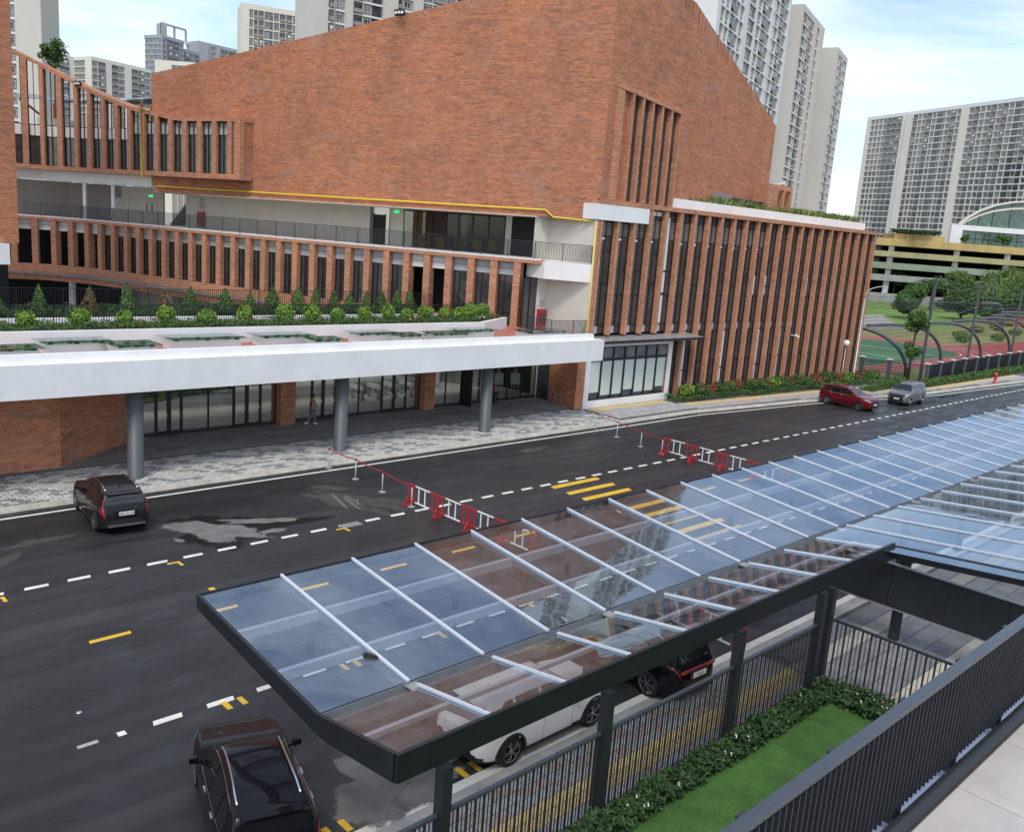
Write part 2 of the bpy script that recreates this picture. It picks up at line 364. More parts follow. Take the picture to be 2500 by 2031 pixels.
def leafmat(name, dark, light, tips=None, rough=.55):
    m, n, l, b = nodes(name); g = n.new('ShaderNodeNewGeometry')
    st = [(0, dark), (.75, light)] + ([(1, tips)] if tips else [])
    r = ramp(n, st); l.new(g.outputs['Random Per Island'], r.inputs['Fac']); l.new(r.outputs['Color'], b.inputs['Base Color'])
    b.inputs['Roughness'].default_value = rough; b.inputs['Specular IOR Level'].default_value = .35
    b.inputs['Subsurface Weight'].default_value = 0
leafmat('leaf_dark', (.012, .035, .010), (.040, .085, .022))
leafmat('leaf_mid', (.022, .060, .012), (.070, .135, .026))
leafmat('leaf_bright', (.05, .13, .012), (.17, .29, .03), (.32, .42, .06))
leafmat('leaf_tree', (.025, .070, .014), (.080, .160, .032), (.15, .24, .05))
leafmat('leaf_tree_pale', (.05, .10, .02), (.14, .22, .05), (.22, .28, .08))
leafmat('leaf_red', (.09, .035, .018), (.24, .07, .03), (.30, .12, .05))
leafmat('leaf_bronze', (.06, .055, .02), (.16, .10, .04), (.25, .16, .06))
leafmat('blade_grass', (.05, .09, .015), (.17, .22, .05), (.30, .30, .10))
leafmat('turf_blade', (.035, .095, .014), (.075, .175, .028), (.10, .22, .045))
plain('turf', (.050, .125, .022), .9, var=.3, scale=.8, fine=.25)
plain('petal_red', (.6, .03, .02), .6); plain('petal_orange', (.75, .28, .03), .6); plain('petal_white', (.8, .78, .72), .6)
M = MT
# ------------------------------------------------------------------ paving in single pieces
CAM = Vector((0, 0, 12))
def pave(parent, name, cells, h, mat_of, limit=300):
    """cells: (cx, cy, sx, sy, z, rz); nearest pieces as objects, the rest joined"""
    cells = sorted(cells, key=lambda c: (c[0]-CAM.x)**2+(c[1]-CAM.y)**2); cache = {}
    rest = MB(); mats = []
    for i, c in enumerate(cells):
        mt = mat_of(c)
        if i < limit:
            k = (round(c[2], 3), round(c[3], 3), mt)
            if k not in cache:
                e = .006; x, y = c[2]/2, c[3]/2
                mb = MB().hexa([(-x,-y,-h),(x,-y,-h),(x,y,-h),(-x,y,-h),(-x+e,-y+e,0),(x-e,-y+e,0),(x-e,y-e,0),(-x+e,y-e,0)])
                cache[k] = mb.mesh(name, M[mt])
            place(cache[k], name, parent, (c[0], c[1], c[4]+random.uniform(-.003, .003)), c[5])
        else:
            if mt not in mats: mats.append(mt)
            rest.mi(mats.index(mt)); ca, sa = math.cos(c[5]), math.sin(c[5])
            P = []
            for z in (c[4]-h, c[4]+random.uniform(-.003, .003)):
                for a, b2 in ((-1,-1),(1,-1),(1,1),(-1,1)):
                    x, y = a*c[2]/2, b2*c[3]/2; P.append((c[0]+x*ca-y*sa, c[1]+x*sa+y*ca, z))
            rest.hexa(P)
    if rest.v: stuff(rest.build(name+'_field', [M[t] for t in mats], parent))
def resample(pts, step):
    out = []; pts = [Vector(p) for p in pts]; S = [0]
    for a, b in zip(pts, pts[1:]): S.append(S[-1]+(b-a).length)
    n = max(1, round(S[-1]/step))
    for k in range(n+1):
        t = S[-1]*k/n; i = 0
        while i < len(pts)-2 and S[i+1] < t: i += 1
        out.append(pts[i].lerp(pts[i+1], (t-S[i])/(S[i+1]-S[i])))
    return out
# ------------------------------------------------------------------ ground, road, pavements
struct(MB().box(-1500, 1500, -1500, 1500, -.5, -.06).build('ground', M['ground_far']))
K = [(-40,36.75),(46,36.75),(54,36.85),(60,36.2),(67.2,35.5),(70,35.05),(78,33.5),(85.5,32.3),(106,30.95),(140,30.6),(260,30.2)]
road = struct(MB().prism([(-40,12.3),(260,12.3)]+list(reversed(K)), -.05, 0).build('road', M['asphalt']))
def strip(x0, x1, y, w, mat, name, z=.004):
    return MB().box(x0, x1, y-w/2, y+w/2, .0015, z).build(name, M[mat], road)
dash_me = MB().hexa([(0,-.1,0),(.70,-.1,0),(.76,.1,0),(.06,.1,0),(0,-.1,.003),(.70,-.1,.003),(.76,.1,.003),(.06,.1,.003)]).mesh('lane_dash', M['mark_white'])
for k in range(-8, 82):
    place(dash_me, 'lane_dash', road, (7.42+1.272*k, 28.93+random.uniform(-.01, .01), .0015))
for k in range(0, 34): place(dash_me, 'lane_dash', road, (7.57+1.335*k, 19.25, .0015))
MB().box(6.78, 6.97, 19.17, 19.36, .0015, .004).build('worn_dash', M['mark_white'], road)
MB().box(5.9, 6.35, 19.2, 19.33, .0015, .004).build('worn_dash', M['concrete'], road)
ydash = MB().hexa([(0,-.09,0),(1.14,-.09,0),(1.18,.09,0),(.04,.09,0),(0,-.09,.003),(1.14,-.09,.003),(1.18,.09,.003),(.04,.09,.003)]).mesh('yellow_dash', M['mark_yellow'])
for k in (0, 1, 2, 3, 4, 5, 9, 10): place(ydash, 'yellow_dash', road, (7.8+3.27*k, 24.24, .0015))
for y, x0, x1 in ((28.43,30.66,34.05),(27.33,30.6,34.0),(26.29,30.57,34.0),(25.25,30.57,34.0),(24.2,30.57,34.0),(23.1,30.57,34.0),(22.0,30.57,34.0),(20.9,30.57,34.0),(19.85,30.57,34.0)):
    MB().hexa([(x0-.08,y-.19,.0015),(x1-.08,y-.19,.0015),(x1+.08,y+.19,.0015),(x0+.08,y+.19,.0015),(x0-.08,y-.19,.005),(x1-.08,y-.19,.005),(x1+.08,y+.19,.005),(x0+.08,y+.19,.005)]).build('yellow_bar', M['mark_yellow'], road)
for x, y in ((9.33,19.0),(9.74,19.0),(12.75,19.0),(13.15,19.0),(16.2,19.0),(16.6,19.0),(20.0,19.1),(12.2,13.35),(12.6,13.35),(9.15,13.4),(8.75,13.4)):
    MB().box(x-.075, x+.075, y-.2, y+.2, .0055, .008).build('parking_mark', M['mark_yellow'], road)
for x, y in ((11.85,28.62),(6.4,28.62),(18.6,28.62)):
    MB().prism([(x-.02,y+.06),(x+.42,y+.06),(x+.42,y-.38),(x+.31,y-.38),(x+.31,y-.06),(x-.02,y-.06)], .0055, .008).build('corner_mark', M['mark_yellow'], road)
strip(12.05, 12.25, 25.8, .34, 'mark_yellow', 'parking_mark', .005)
# edge lines: long painted lines in lengths of a few metres
KP = resample([Vector((a, b, 0)) for a, b in K if a < 150], 2.0)
eline = MB()
for a, b in zip(KP, KP[1:]):
    eline.hexa([(a.x,a.y-.74,.0015),(b.x,b.y-.74,.0015),(b.x,b.y-.58,.0015),(a.x,a.y-.58,.0015),(a.x,a.y-.74,.005),(b.x,b.y-.74,.005),(b.x,b.y-.58,.005),(a.x,a.y-.58,.005)])
eline.build('edge_line', M['mark_white'], road)
strip(-6, 75, 13.0, .26, 'mark_white', 'edge_line', .005)
MB().box(-20, 120, 12.3, 12.86, .0015, .012).build('gutter_apron', M['concrete'], road)
def blob(cx, cy, rx, ry, seed, n=40, rot=0, jag=.25, z=.004, thick=.003):
    rnd = random.Random(seed); ph = [rnd.uniform(0, 6.28) for _ in range(6)]; am = [rnd.uniform(.3, 1)*jag/(k+1)**.6 for k in range(6)]
    P = []
    for i in range(n):
        a = 2*math.pi*i/n; r = 1+sum(am[k]*math.sin((k+2)*a+ph[k]) for k in range(6))+rnd.uniform(-.03, .03)
        x, y = rx*r*math.cos(a), ry*r*math.sin(a); P.append((cx+x*math.cos(rot)-y*math.sin(rot), cy+x*math.sin(rot)+y*math.cos(rot)))
    return Blob(P, cx, cy, z)
class Blob:
    """irregular patch with a fade attribute: 1 in the middle, 0 at the rim"""
    def __init__(s, P, cx, cy, z): s.P, s.c, s.z = P, (cx, cy), z
    def build(s, name, mat, parent):
        m = MB(); n = len(s.P); F = []
        for k, fr in enumerate((1.35, .95, .6, .3)): 
            for p in s.P: m.v.append((s.c[0]+(p[0]-s.c[0])*fr, s.c[1]+(p[1]-s.c[1])*fr, s.z)); F.append((0, .25, .7, 1)[k])
        for k in range(3):
            for i in range(n): j = (i+1) % n; m.f.append((k*n+i, k*n+j, (k+1)*n+j, (k+1)*n+i)); m.m.append(0)
        m.f.append(tuple(range(3*n, 4*n))); m.m.append(0)
        o = m.build(name, mat, parent); at = o.data.attributes.new('fade', 'FLOAT', 'POINT'); at.data.foreach_set('value', F); return o
for i, args in enumerate(((15.0,30.9,1.5,1.9,3,44,.5),(17.3,30.4,1.2,.5,4,30,-.2))):
    blob(*args, z=.0022+.0004*i, jag=.3).build('wet_patch', M['wet_stain'], road)
for args in ((14.6,30.95,.80,1.75,11,50,.52),(16.45,31.2,.28,1.2,12,40,1.05),(17.4,30.7,.16,.6,16,24,1.2),(16.5,29.8,.5,.2,17,24,.1),(13.1,30.6,.12,.28,18,16,.4)):
    blob(*args, z=.006+.0003*args[4]/10, jag=.32).build('dry_patch', M['dry_patch'], road)
blob(10.4,14.15,.95,1.05,21,60,.5,jag=.35,z=.006).build('dry_patch', M['dry_patch'], road)
blob(11.6,13.7,1.2,.5,22,44,.2,jag=.4,z=.0072).build('dry_patch', M['dry_patch'], road)
for i, args in enumerate(((20.9,31.6,.9,2.3,31,40,.35),(22.2,30.5,.7,1.6,32,36,.3),(21.4,33.6,.8,.6,33,30,0))):
    blob(*args, z=.0032+.0004*i, jag=.35).build('mud_patch', M['mud'], road)
for k in range(6):   # pale scour streaks running to the drain
    x = 20.9+.13*k; MB().bar((x, 32.7-.17*k+.3*math.sin(k*2.1), .006), (x-.5+.04*k+.2*math.sin(k*3.3), 30.6+.4*math.sin(k*1.7), .006), .018, .002).build('scour_streak', M['concrete'], road)
blob(35.2,34.4,1.3,.45,41,40,.1,z=.0032,thick=.002).build('mud_patch', M['mud'], road)
for i, args in enumerate(((8.9,33.0,.9,.4,51),(7.6,31.7,.6,.4,52))):
    blob(*args, 36, .1, jag=.45, z=.0032+.0004*i).build('mud_patch', M['mud'], road)
for args in ((80.5,30.1,3.0,.4,61),(86.0,30.8,2.2,.3,62),(74.8,29.6,1.6,.25,63),(71.0,27.6,1.6,.3,64)):
    blob(*args, 40, -.05, jag=.4, z=.0055).build('wet_patch', M['wet_stain'], road)
# drain grate
dg = tag(MB().box(18.93,19.87,28.62,29.03,.001,.006).build('drain_grate', M['dark_frame']), 'slotted steel drain grate set in the road beside the dashed line', 'drain')
gm = MB().box(-.025,.025,-.085,.085,0,.012).mesh('slat', M['galv'])
for i in range(15):
    for j in (0, 1): place(gm, 'slat', dg, (18.975+.06*i, 28.73+.2*j, .006))
gb = MB()
for y in (28.63, 28.83, 29.02): gb.box(18.93, 19.87, y-.012, y+.012, .0062, .02)
gb.build('frame', M['galv'], dg)
# north pavement under the porch: setts
pv = struct(MB().box(-20, 46.6, 37.05, 41.2, -.04, .13).build('pavement', M['joint']))
cells = []
sx, sy = .40, .26; r = 0; y = 37.2
while y < 41.1:
    x = 2.0+(.20 if r % 2 else 0)
    while x < 46.3:
        cells.append((x, y, sx-.035, sy-.04, .15, 0)); x += sx
    y += sy; r += 1
random.seed(11)
def sett_mat(c):
    # dark headers laid in diagonal bands
    q = (c[0]*1.0+c[1]*1.35) % 2.3
    band = q < .95
    return 'sett_dark' if (band and random.random() < .55) or random.random() < .12 else 'sett_light'
pave(pv, 'sett', cells, .05, sett_mat)
# kerb stones
KS = resample([Vector((a, b, 0)) for a, b in K if -1 < a or a < -39][0:1]+[Vector((a, b, 0)) for a, b in K[1:] if a < 150], 1.0)
KS = [p for p in KS if p.x > 2]
kcache = {}
for a, b in zip(KS, KS[1:]):
    d = b-a; L = round(d.length-.012, 3)
    if L not in kcache:
        kcache[L] = MB().hexa([(0,0,-.04),(L,0,-.04),(L,.32,-.04),(0,.32,-.04),(0,.10,.15),(L,.10,.15),(L,.32,.155),(0,.32,.155)]).mesh('kerb_stone', M['kerb_concrete'])
    place(kcache[L], 'kerb_stone', pv, (a.x, a.y, random.uniform(-.004, .004)), math.atan2(d.y, d.x))
# east pavement, coloured pavers with a yellow tactile band
F = [(46.6,41.0),(55.8,41.0),(55.8,39.5),(74.7,38.0),(79,36.2),(88.9,34.0),(115,33.6),(150,33.5)]
Kp = [(a, b+.3) for a, b in K if 46 <= a < 150]
pe = struct(MB().prism(Kp+[(150,30.9)]+list(reversed(F)), -.04, .125).build('pavement', M['joint']))
def kn(x):
    for (a, b), (c, d) in zip(K, K[1:]):
        if a <= x <= c: return b+(d-b)*(x-a)/(c-a)
def fn(x):
    pts = [(46.6,41.0),(55.79,41.0),(55.81,39.5),(74.7,38.0),(79,36.2),(88.9,34.0),(115,33.6),(150,33.5)]
    for (a, b), (c, d) in zip(pts, pts[1:]):
        if a <= x <= c: return b+(d-b)*(x-a)/(c-a)
    return 33.5
cells = []; x = 46.9
while x < 112:
    lo, hi = kn(x)+.55, min(fn(x), fn(min(150, x+.4)))-.2
    n = int((hi-lo)/.4); sl = math.atan2(kn(x+.5)-kn(x-.5), 1)
    for j in range(n): cells.append((x, hi-.2-.4*j, .39, .39, .145, 0))
    x += .4
random.seed(5)
def pv_mat(c):
    d = fn(c[0])-c[1]
    if .2 < d < .95: return 'paver_yellow'
    return 'paver_pink' if random.random() < .22 else 'paver_grey'
pave(pe, 'paver', cells, .04, pv_mat)
# platform of the porch and the courtyard floor behind the glass
pf = struct(MB().prism([(8,41.2),(46.4,41.2),(46.4,45.9),(8,45.9)], -.04, .27).build('porch_floor', M['joint']))
cells = [(12.3+1.2*i+(.6 if j % 2 else 0), 41.62+.8*j, 1.175, .775, .29, 0) for i in range(29) for j in range(5)]
pave(pf, 'paving_slab', [c for c in cells if c[0] < 46], .03, lambda c: 'slab_dark')
struct(MB().box(-30, 60, 45.9, 130, -.04, .275).build('courtyard', M['court_tile']))
MB().prism([(14,55),(20.5,53.0),(27,55.6),(31,58.5),(31,75),(14,75)], .276, .36).build('lawn_bed', M['lawn_far'], bpy.data.objects['courtyard'])
# near side pavement below the glass canopy
pn = struct(MB().box(-20, 46, 10.42, 12.28, -.04, .115).build('pavement', M['joint']))
cells = [(8.2+.3*i, 10.62+.3*j, .288, .288, .135, 0) for i in range(50) for j in range(6)]
random.seed(9)
def pn_mat(c):
    j = round((c[1]-10.62)/.3)
    if j in (1, 2): return 'paver_yellow'
    return 'paver_pink' if (j+round((c[0]-8.2)/.6)) % 3 == 0 else 'paver_grey'
pave(pn, 'paver', cells, .04, pn_mat)
kn_me = MB().hexa([(0,0,-.04),(.985,0,-.04),(.985,.2,-.04),(0,.2,-.04),(0,0,.14),(.985,0,.14),(.985,.16,.14),(0,.16,.14)]).mesh('kerb_stone', M['kerb_concrete'])
for k in range(50): place(kn_me, 'kerb_stone', pn, (-2+k, 12.285, 0))
# big slabs east of the garden
ps = struct(MB().box(22.95, 70, 2.0, 10.40, -.04, .09).build('pavement', M['joint']))
MB().box(23.0, 46, 10.42, 12.28, .1, .116).build('joint_bed', M['joint'], pn)
cells = [(23.5+.9*i+(.45 if j % 2 else 0), 4.3+.68*j, .885, .665, .115 if j < 9 else .14, 0) for i in range(30) for j in range(12)]
random.seed(3)
pave(ps, 'paving_slab', cells, .04, lambda c: 'slab_cream' if abs(c[1]-8.4) < .4 else 'slab_grey')
rb = MB().box(-20, 20, -.018, .018, 0, .012).mesh('tactile_rib', M['slab_cream'])
for j in range(7): place(rb, 'tactile_rib', ps, (43.2, 10.87+.075*j, .139))
# garden of the foreground building
struct(MB().box(-12, 22.9, 2.95, 10.40, -.04, .10).build('garden_lawn', M['turf']))
random.seed(21)
tf = MB()
for i in range(30000):
    x, y = random.uniform(9, 22.4), random.uniform(3.4, 9.6)
    if y < 5.2 and random.random() < .5: continue
    a = random.uniform(0, 6.28); h = random.uniform(.02, .045); w = .008; dx, dy = math.cos(a)*w, math.sin(a)*w; lx, ly = random.uniform(-.02, .02), random.uniform(-.02, .02)
    tf.face((x-dx, y-dy, .1), (x+dx, y+dy, .1), (x+lx, y+ly, .1+h))
o = stuff(tf.build('turf_grass', M['turf_blade'])); tag(o, 'bright green artificial turf of the garden strip below the railing', 'grass')
# ------------------------------------------------------------------ school building
SB = thing('school_building', 'large red brick school with deep vertical fins, open corridors and white slabs', 'building', (46, 45, 0))
SBI = Matrix.Translation((-46, -45, 0))
def sb(mb, name, mats, **kw):
    o = mb.build(name, mats, SB, **kw); o.matrix_parent_inverse = SBI; return o
def sbp(me, name, loc, rz=0):
    o = place(me, name, SB, loc, rz); o.matrix_parent_inverse = SBI; return o
# --- fin facade along the road (front plane y = 41)
FX = [47.1+1.799*k for k in range(24)]            # right edge of every fin front
fin_l = MB().box(-.30, 0, 0, 1.0, 0, 13.9).mesh('brick_fin', M['brick_fin'])
for k, x in enumerate(FX):
    if k <= 4:
        z0, z1 = 5.32, (13.22 if k <= 2 else 14.28)
        sb(MB().box(x-.27, x, 41, 41.50, z0, z1), 'brick_fin', M['brick_fin'])
    else:
        sb(MB().box(x-.27, x, 41, 41.50, .1, 14.28), 'brick_fin', M['brick_fin'])
sb(MB().box(46.55, 46.8, 41.02, 42.2, 5.32, 13.22), 'brick_fin', M['brick_fin'])
sb(MB().box(46.55, 88.6, 40.97, 42.35, 14.30, 14.62), 'brick_ledge', M['brick_fin'])
sb(MB().box(46.05, 51.95, 40.93, 42.0, 13.24, 14.28), 'white_beam', M['white_paint'])
sb(MB().box(52.6, 54.0, 41.4, 42.0, 13.9, 14.28), 'white_beam', M['white_paint'])
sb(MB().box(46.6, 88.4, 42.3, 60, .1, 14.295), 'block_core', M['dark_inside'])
def bay(x0, x1, z0, z1, cuts, pale=(), idx=0):
    yb = 41.44
    g = MB().box(x0, x1, yb, yb+.05, z0, z1); o = sb(g, 'window', M['window_dark'])
    f = MB()
    for x in (x0+.03, x1-.03, (x0+x1)/2+.1): f.box(x-.035, x+.035, yb-.06, yb-.004, z0, z1)
    for z in [z0+.04]+cuts+[z1-.04]:
        if z0 < z < z1: f.box(x0+.066, (x0+x1)/2+.064, yb-.055, yb-.002, z-.05, z+.05).box((x0+x1)/2+.136, x1-.066, yb-.055, yb-.002, z-.05, z+.05)
    f.build('frame', M['dark_frame'], o)
    for a, b in pale: MB().box(x0+.08, (x0+x1)/2+.06, yb-.02, yb-.004, a+.05, b-.05).build('panel', M['grey_panel'] if b-a < 1 else M['white_render'], o)
    return o
random.seed(31)
for k in range(23):
    x0, x1 = FX[k]+.003, FX[k+1]-.273
    pale = [(5.35, 6.0)]
    if k == 4: pale += [(6.0, 8.3), (8.3, 9.9), (9.9, 13.9)]
    if k in (6, 9, 12, 14, 17): pale += [(.5, 5.3)] if random.random() < .9 else []
    if k > 8 and random.random() < .25: pale += [(8.2, 9.9)]
    o = bay(x0, x1, 5.32 if k < 5 else .3, 13.22 if k < 2 else 14.28, [2.9, 5.35, 6.0, 8.2, 9.95] if k % 3 else [2.2, 5.35, 6.0, 9.0, 11.2], pale)
    if k < 12:   # slatted blind and ceiling light strip behind the head of the glass
        bl = MB()
        for j in range(9): bl.box(x0+.1, x1-.1, 41.425, 41.435, 12.3+.14*j, 12.36+.14*j)
        bl.build('blind_slats', M['tower_taupe'], o)
        MB().box(x0+.15, x0+.75, 41.415, 41.424, 11.95, 12.08).build('light_strip', M['lamp_white'], o)
# roof terrace: white parapet
sb(MB().box(56.3, 88.5, 42.36, 42.75, 14.32, 15.38), 'white_parapet', M['white_paint'])
sb(MB().box(56.3, 88.5, 42.76, 47, 14.31, 15.0), 'roof_bed', M['soil'])
# low dark screen walls on the roof
sc = MB(); 
for i in range(60): sc.box(60.3+.09*i, 60.345+.09*i, 43.3, 43.36, 15.0, 16.35)
sb(sc, 'roof_screen', M['tower_taupe'])
sb(MB().box(65.8, 73.0, 43.35, 43.6, 15.0, 16.1), 'roof_screen', M['dark_frame'])
# --- white framed shop window with awning
wb = MB(); y0 = 40.93
wb.box(46.35, 47.06, y0, 42.5, .1, 4.85).box(55.95, 56.45, y0, 42.5, .1, 4.85).box(47.06, 55.95, y0, 42.5, .1, .66).box(47.06, 55.95, y0, 42.5, 4.5, 4.85)
sb(wb, 'window_surround', M['white_paint'])
for k in range(7):
    x0 = 47.06+8.89/7*k; x1 = x0+8.89/7
    for z0, z1 in ((.66, 3.55), (3.55, 4.5)):
        o = sb(MB().box(x0, x1, 41.10, 41.14, z0, z1), 'window', M['window_mid'])
        f = MB().box(x0, x0+.07, 41.0, 41.095, z0, z1).box(x1-.07, x1, 41.0, 41.095, z0, z1).box(x0+.07, x1-.07, 41.0, 41.095, z0, z0+.09).box(x0+.07, x1-.07, 41.0, 41.095, z1-.09, z1)
        f.build('frame', M['dark_frame'], o)
        if z0 < 1: MB().box(x0+.075, x1-.075, 41.075, 41.095, z0+(.3 if k % 3 else .55), z1-.1).build('blind', M['blind'], o)
        else: MB().box(x0+.075, x1-.075, 41.085, 41.095, z0+.1, z1-.1).build('blind', M['window_pale'], o)
aw = MB().hexa([(47.0,39.75,4.98),(58.9,39.75,4.98),(58.9,41.6,5.10),(47.0,41.6,5.10),(47.0,39.75,5.07),(58.9,39.75,5.07),(58.9,41.6,5.22),(47.0,41.6,5.22)])
o = sb(aw, 'awning', M['galv'])
af = MB().box(46.98, 58.92, 39.70, 39.745, 4.90, 5.09)
for k in range(11): af.box(47.2+1.16*k, 47.26+1.16*k, 39.75, 41.5, 4.88, 4.97)
af.build('awning_frame', M['dark_frame'], o)
# --- big brick volume with the sloping roof
top_l = 22.95; top_c = 29.35
big = MB().prism([(46.5,41.0),(53.2,41.94),(56.8,42.45),(73.6,44.81),(80,78),(32.0,80.0),(42.6,51.48)], 14.63, [29.35,29.3,29.35,22.9,22.9,22.95,27.57])
sb(big, 'brick_volume', M['brick'])
lo = MB().prism([(46.45,41.05),(46.9,41.6),(36.5,79.9),(32.06,79.9),(42.58,51.5)], 13.2, 14.63)
sb(lo, 'brick_skirt', M['brick'])
# fin bay above the ledge
for k in range(7):
    x = 47.9+6.55*k/6; zt = 21.9-.12*k
    sb(MB().box(x-.02 if k else x-.5, x+.20 if k < 6 else x+.12, 40.96, 42.6, 14.63, zt), 'brick_fin', M['brick_fin'])
    if k < 6: bay_o = sb(MB().box(x+.203, x+6.55/6-.024, 41.36, 41.41, 14.64, zt-.15), 'window', M['window_dark']); MB().box(x+.6, x+.66, 41.30, 41.358, 14.64, zt-.15).build('frame', M['dark_frame'], bay_o)
sb(MB().hexa([(47.4,40.93,21.9),(54.57,40.93,21.12),(54.57,42.6,21.12),(47.4,42.6,21.9),(47.4,40.93,22.2),(54.57,40.93,21.42),(54.57,42.6,21.42),(47.4,42.6,22.2)]), 'brick_lintel', M['brick_fin'])
# small brick box at the far end of the volume
bxm = MB().box(70.6, 72.2, 42.9, 46, 15.0, 17.7).box(72.2, 74.6, 42.9, 43.05, 17.3, 17.7).box(73.1, 73.35, 42.9, 44, 15.0, 17.3).box(74.3, 74.6, 42.9, 44, 15.0, 17.3).box(72.2, 74.6, 44.0, 46, 15.0, 17.7)
sb(bxm, 'brick_box', M['brick_fin'])
# --- curved wing
WP = [Vector((a, b, 0)) for a, b in ((44.6,44.6),(42.9,48),(40.9,52),(38.6,58),(36.6,64),(34.7,71),(32.8,78),(30.9,85),(29.3,89.5),(26.8,92.8),(23.5,94.2),(14,95))]
WS = [0]
for a, b in zip(WP, WP[1:]): WS.append(WS[-1]+(b-a).length)
def cv_raw(s):
    i = 0
    while i < len(WP)-2 and WS[i+1] < s: i += 1
    t = (s-WS[i])/(WS[i+1]-WS[i]); return WP[i].lerp(WP[i+1], t)
def cv(s, off=0, z=0):      # off: metres behind the front line (away from the plaza)
    p = (cv_raw(max(0, s-.6))+cv_raw(s)*2+cv_raw(min(64.8, s+.6)))/4 if .6 < s < 64 else cv_raw(s)
    d = (cv_raw(min(64.8, s+.8))-cv_raw(max(0, s-.8))).normalized(); n = Vector((d.y, -d.x, 0))
    q = p+n*off; return Vector((q.x, q.y, z))
def ribbon(s0, s1, o0, o1, z0, z1, step=.9, mb=None, ztop=None):
    mb = mb or MB(); n = max(1, round((s1-s0)/step)); zt = ztop or (lambda s: z1)
    A = [s0+(s1-s0)*k/n for k in range(n+1)]
    for a, b in zip(A, A[1:]):
        mb.hexa([cv(a,o0,z0), cv(a,o1,z0), cv(b,o1,z0), cv(b,o0,z0), cv(a,o0,zt(a)), cv(a,o1,zt(a)), cv(b,o1,zt(b)), cv(b,o0,zt(b))])
    return mb
S_END = 64
sb(ribbon(2.2, S_END, 0, .55, 5.02, 5.8), 'brick_sill', M['brick_fin'], recalc=True)
sb(ribbon(6.0, S_END, -.35, .5, 4.86, 5.0), 'gutter', M['roof_grey'], recalc=True)
sb(ribbon(6.0, S_END, .02, .5, 4.30, 4.84), 'brick_band', M['brick_fin'], recalc=True)
sb(ribbon(-.55, S_END, -.03, .6, 9.95, 10.18), 'brick_band', M['brick_fin'], recalc=True)
sb(ribbon(-.3, S_END, -.03, 4.6, 10.185, 10.28), 'corridor_floor', M['white_render'], recalc=True)
def fin_at(s, z0, z1, w=.52, d=.75, z1b=None):
    a, b = cv(s-w/2, 0), cv(s+w/2, 0); c, e = cv(s+w/2, d), cv(s-w/2, d); zb = z1b if z1b is not None else z1
    return MB().hexa([(p.x, p.y, z0) for p in (a, e, c, b)]+[(a.x,a.y,z1),(e.x,e.y,z1),(c.x,c.y,zb),(b.x,b.y,zb)])
FS = [1.18+.26+1.76*k for k in range(35)]
for k, s in enumerate(FS):
    sb(fin_at(s, 5.3 if s < 6 else 5.805, 9.945), 'brick_fin', M['brick_fin'], recalc=True)
for k, (s, t) in enumerate(zip(FS, FS[1:])):
    s0, s1 = s+.27, t-.27; lowz = 5.3 if s < 6 else 5.805
    opening = s > 44 or 5.5 < s < 8.6
    hd = sb(ribbon(s0, s1, .45, .6, 9.0, 9.94, 9), 'head_panel', M['grey_panel'] if not opening else M['white_render'], recalc=True)
    MB().hexa([cv(s0,.43,9.44), cv(s0,.445,9.44), cv(s1,.445,9.44), cv(s1,.43,9.44), cv(s0,.43,9.47), cv(s0,.445,9.47), cv(s1,.445,9.47), cv(s1,.43,9.47)]).build('joint', M['column_grey'], hd)
    if not opening:
        o = sb(ribbon(s0, s1, .50, .54, lowz, 8.995, 9), 'window', M['window_dark'], recalc=True)
        f = MB(); mid = s0+(s1-s0)*.62
        for q in (s0+.04, mid, s1-.04): ribbon(q-.035, q+.035, .42, .495, lowz, 8.99, 9, f)
        ribbon(s0+.08, mid-.04, .43, .494, lowz+1.0, lowz+1.06, 9, f)
        f.build('frame', M['dark_frame'], o, recalc=True)
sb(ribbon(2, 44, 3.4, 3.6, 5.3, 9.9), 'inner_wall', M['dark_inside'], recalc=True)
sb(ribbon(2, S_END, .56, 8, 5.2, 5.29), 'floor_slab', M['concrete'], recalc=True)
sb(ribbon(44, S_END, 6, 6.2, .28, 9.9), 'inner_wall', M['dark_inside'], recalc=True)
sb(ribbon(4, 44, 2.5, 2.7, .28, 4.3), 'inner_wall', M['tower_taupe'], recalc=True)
# columns of the open ground floor
for s in range(8, 62, 6): sb(MB().lathe([(0,.28),(.32,.28),(.32,4.3),(0,4.3)], 14, cv(s, 1.6)), 'column', M['white_render'])
# --- corridor: back wall, doors, glazing, ceiling, lights
S_IN = 4.0
def cw(s0, s1, name, mat, z0=10.28, z1=13.2, off=S_IN, th=.2): return sb(ribbon(s0, s1, off, off+th, z0, z1, 2), name, M[mat], recalc=True)
cw(-.0, 4.0, 'corridor_wall', 'cream_wall'); cw(13.2, 14.4, 'corridor_wall', 'cream_wall'); cw(16.6, 38.6, 'corridor_wall', 'cream_wall'); cw(41.8, 47, 'corridor_wall', 'cream_wall', z1=13.6); cw(47, S_END, 'corridor_wall', 'tower_taupe', z1=13.6)
sb(ribbon(.3, 38.5, .3, 4.3, 13.14, 13.19, 2), 'ceiling', M['cream_wall'], recalc=True)
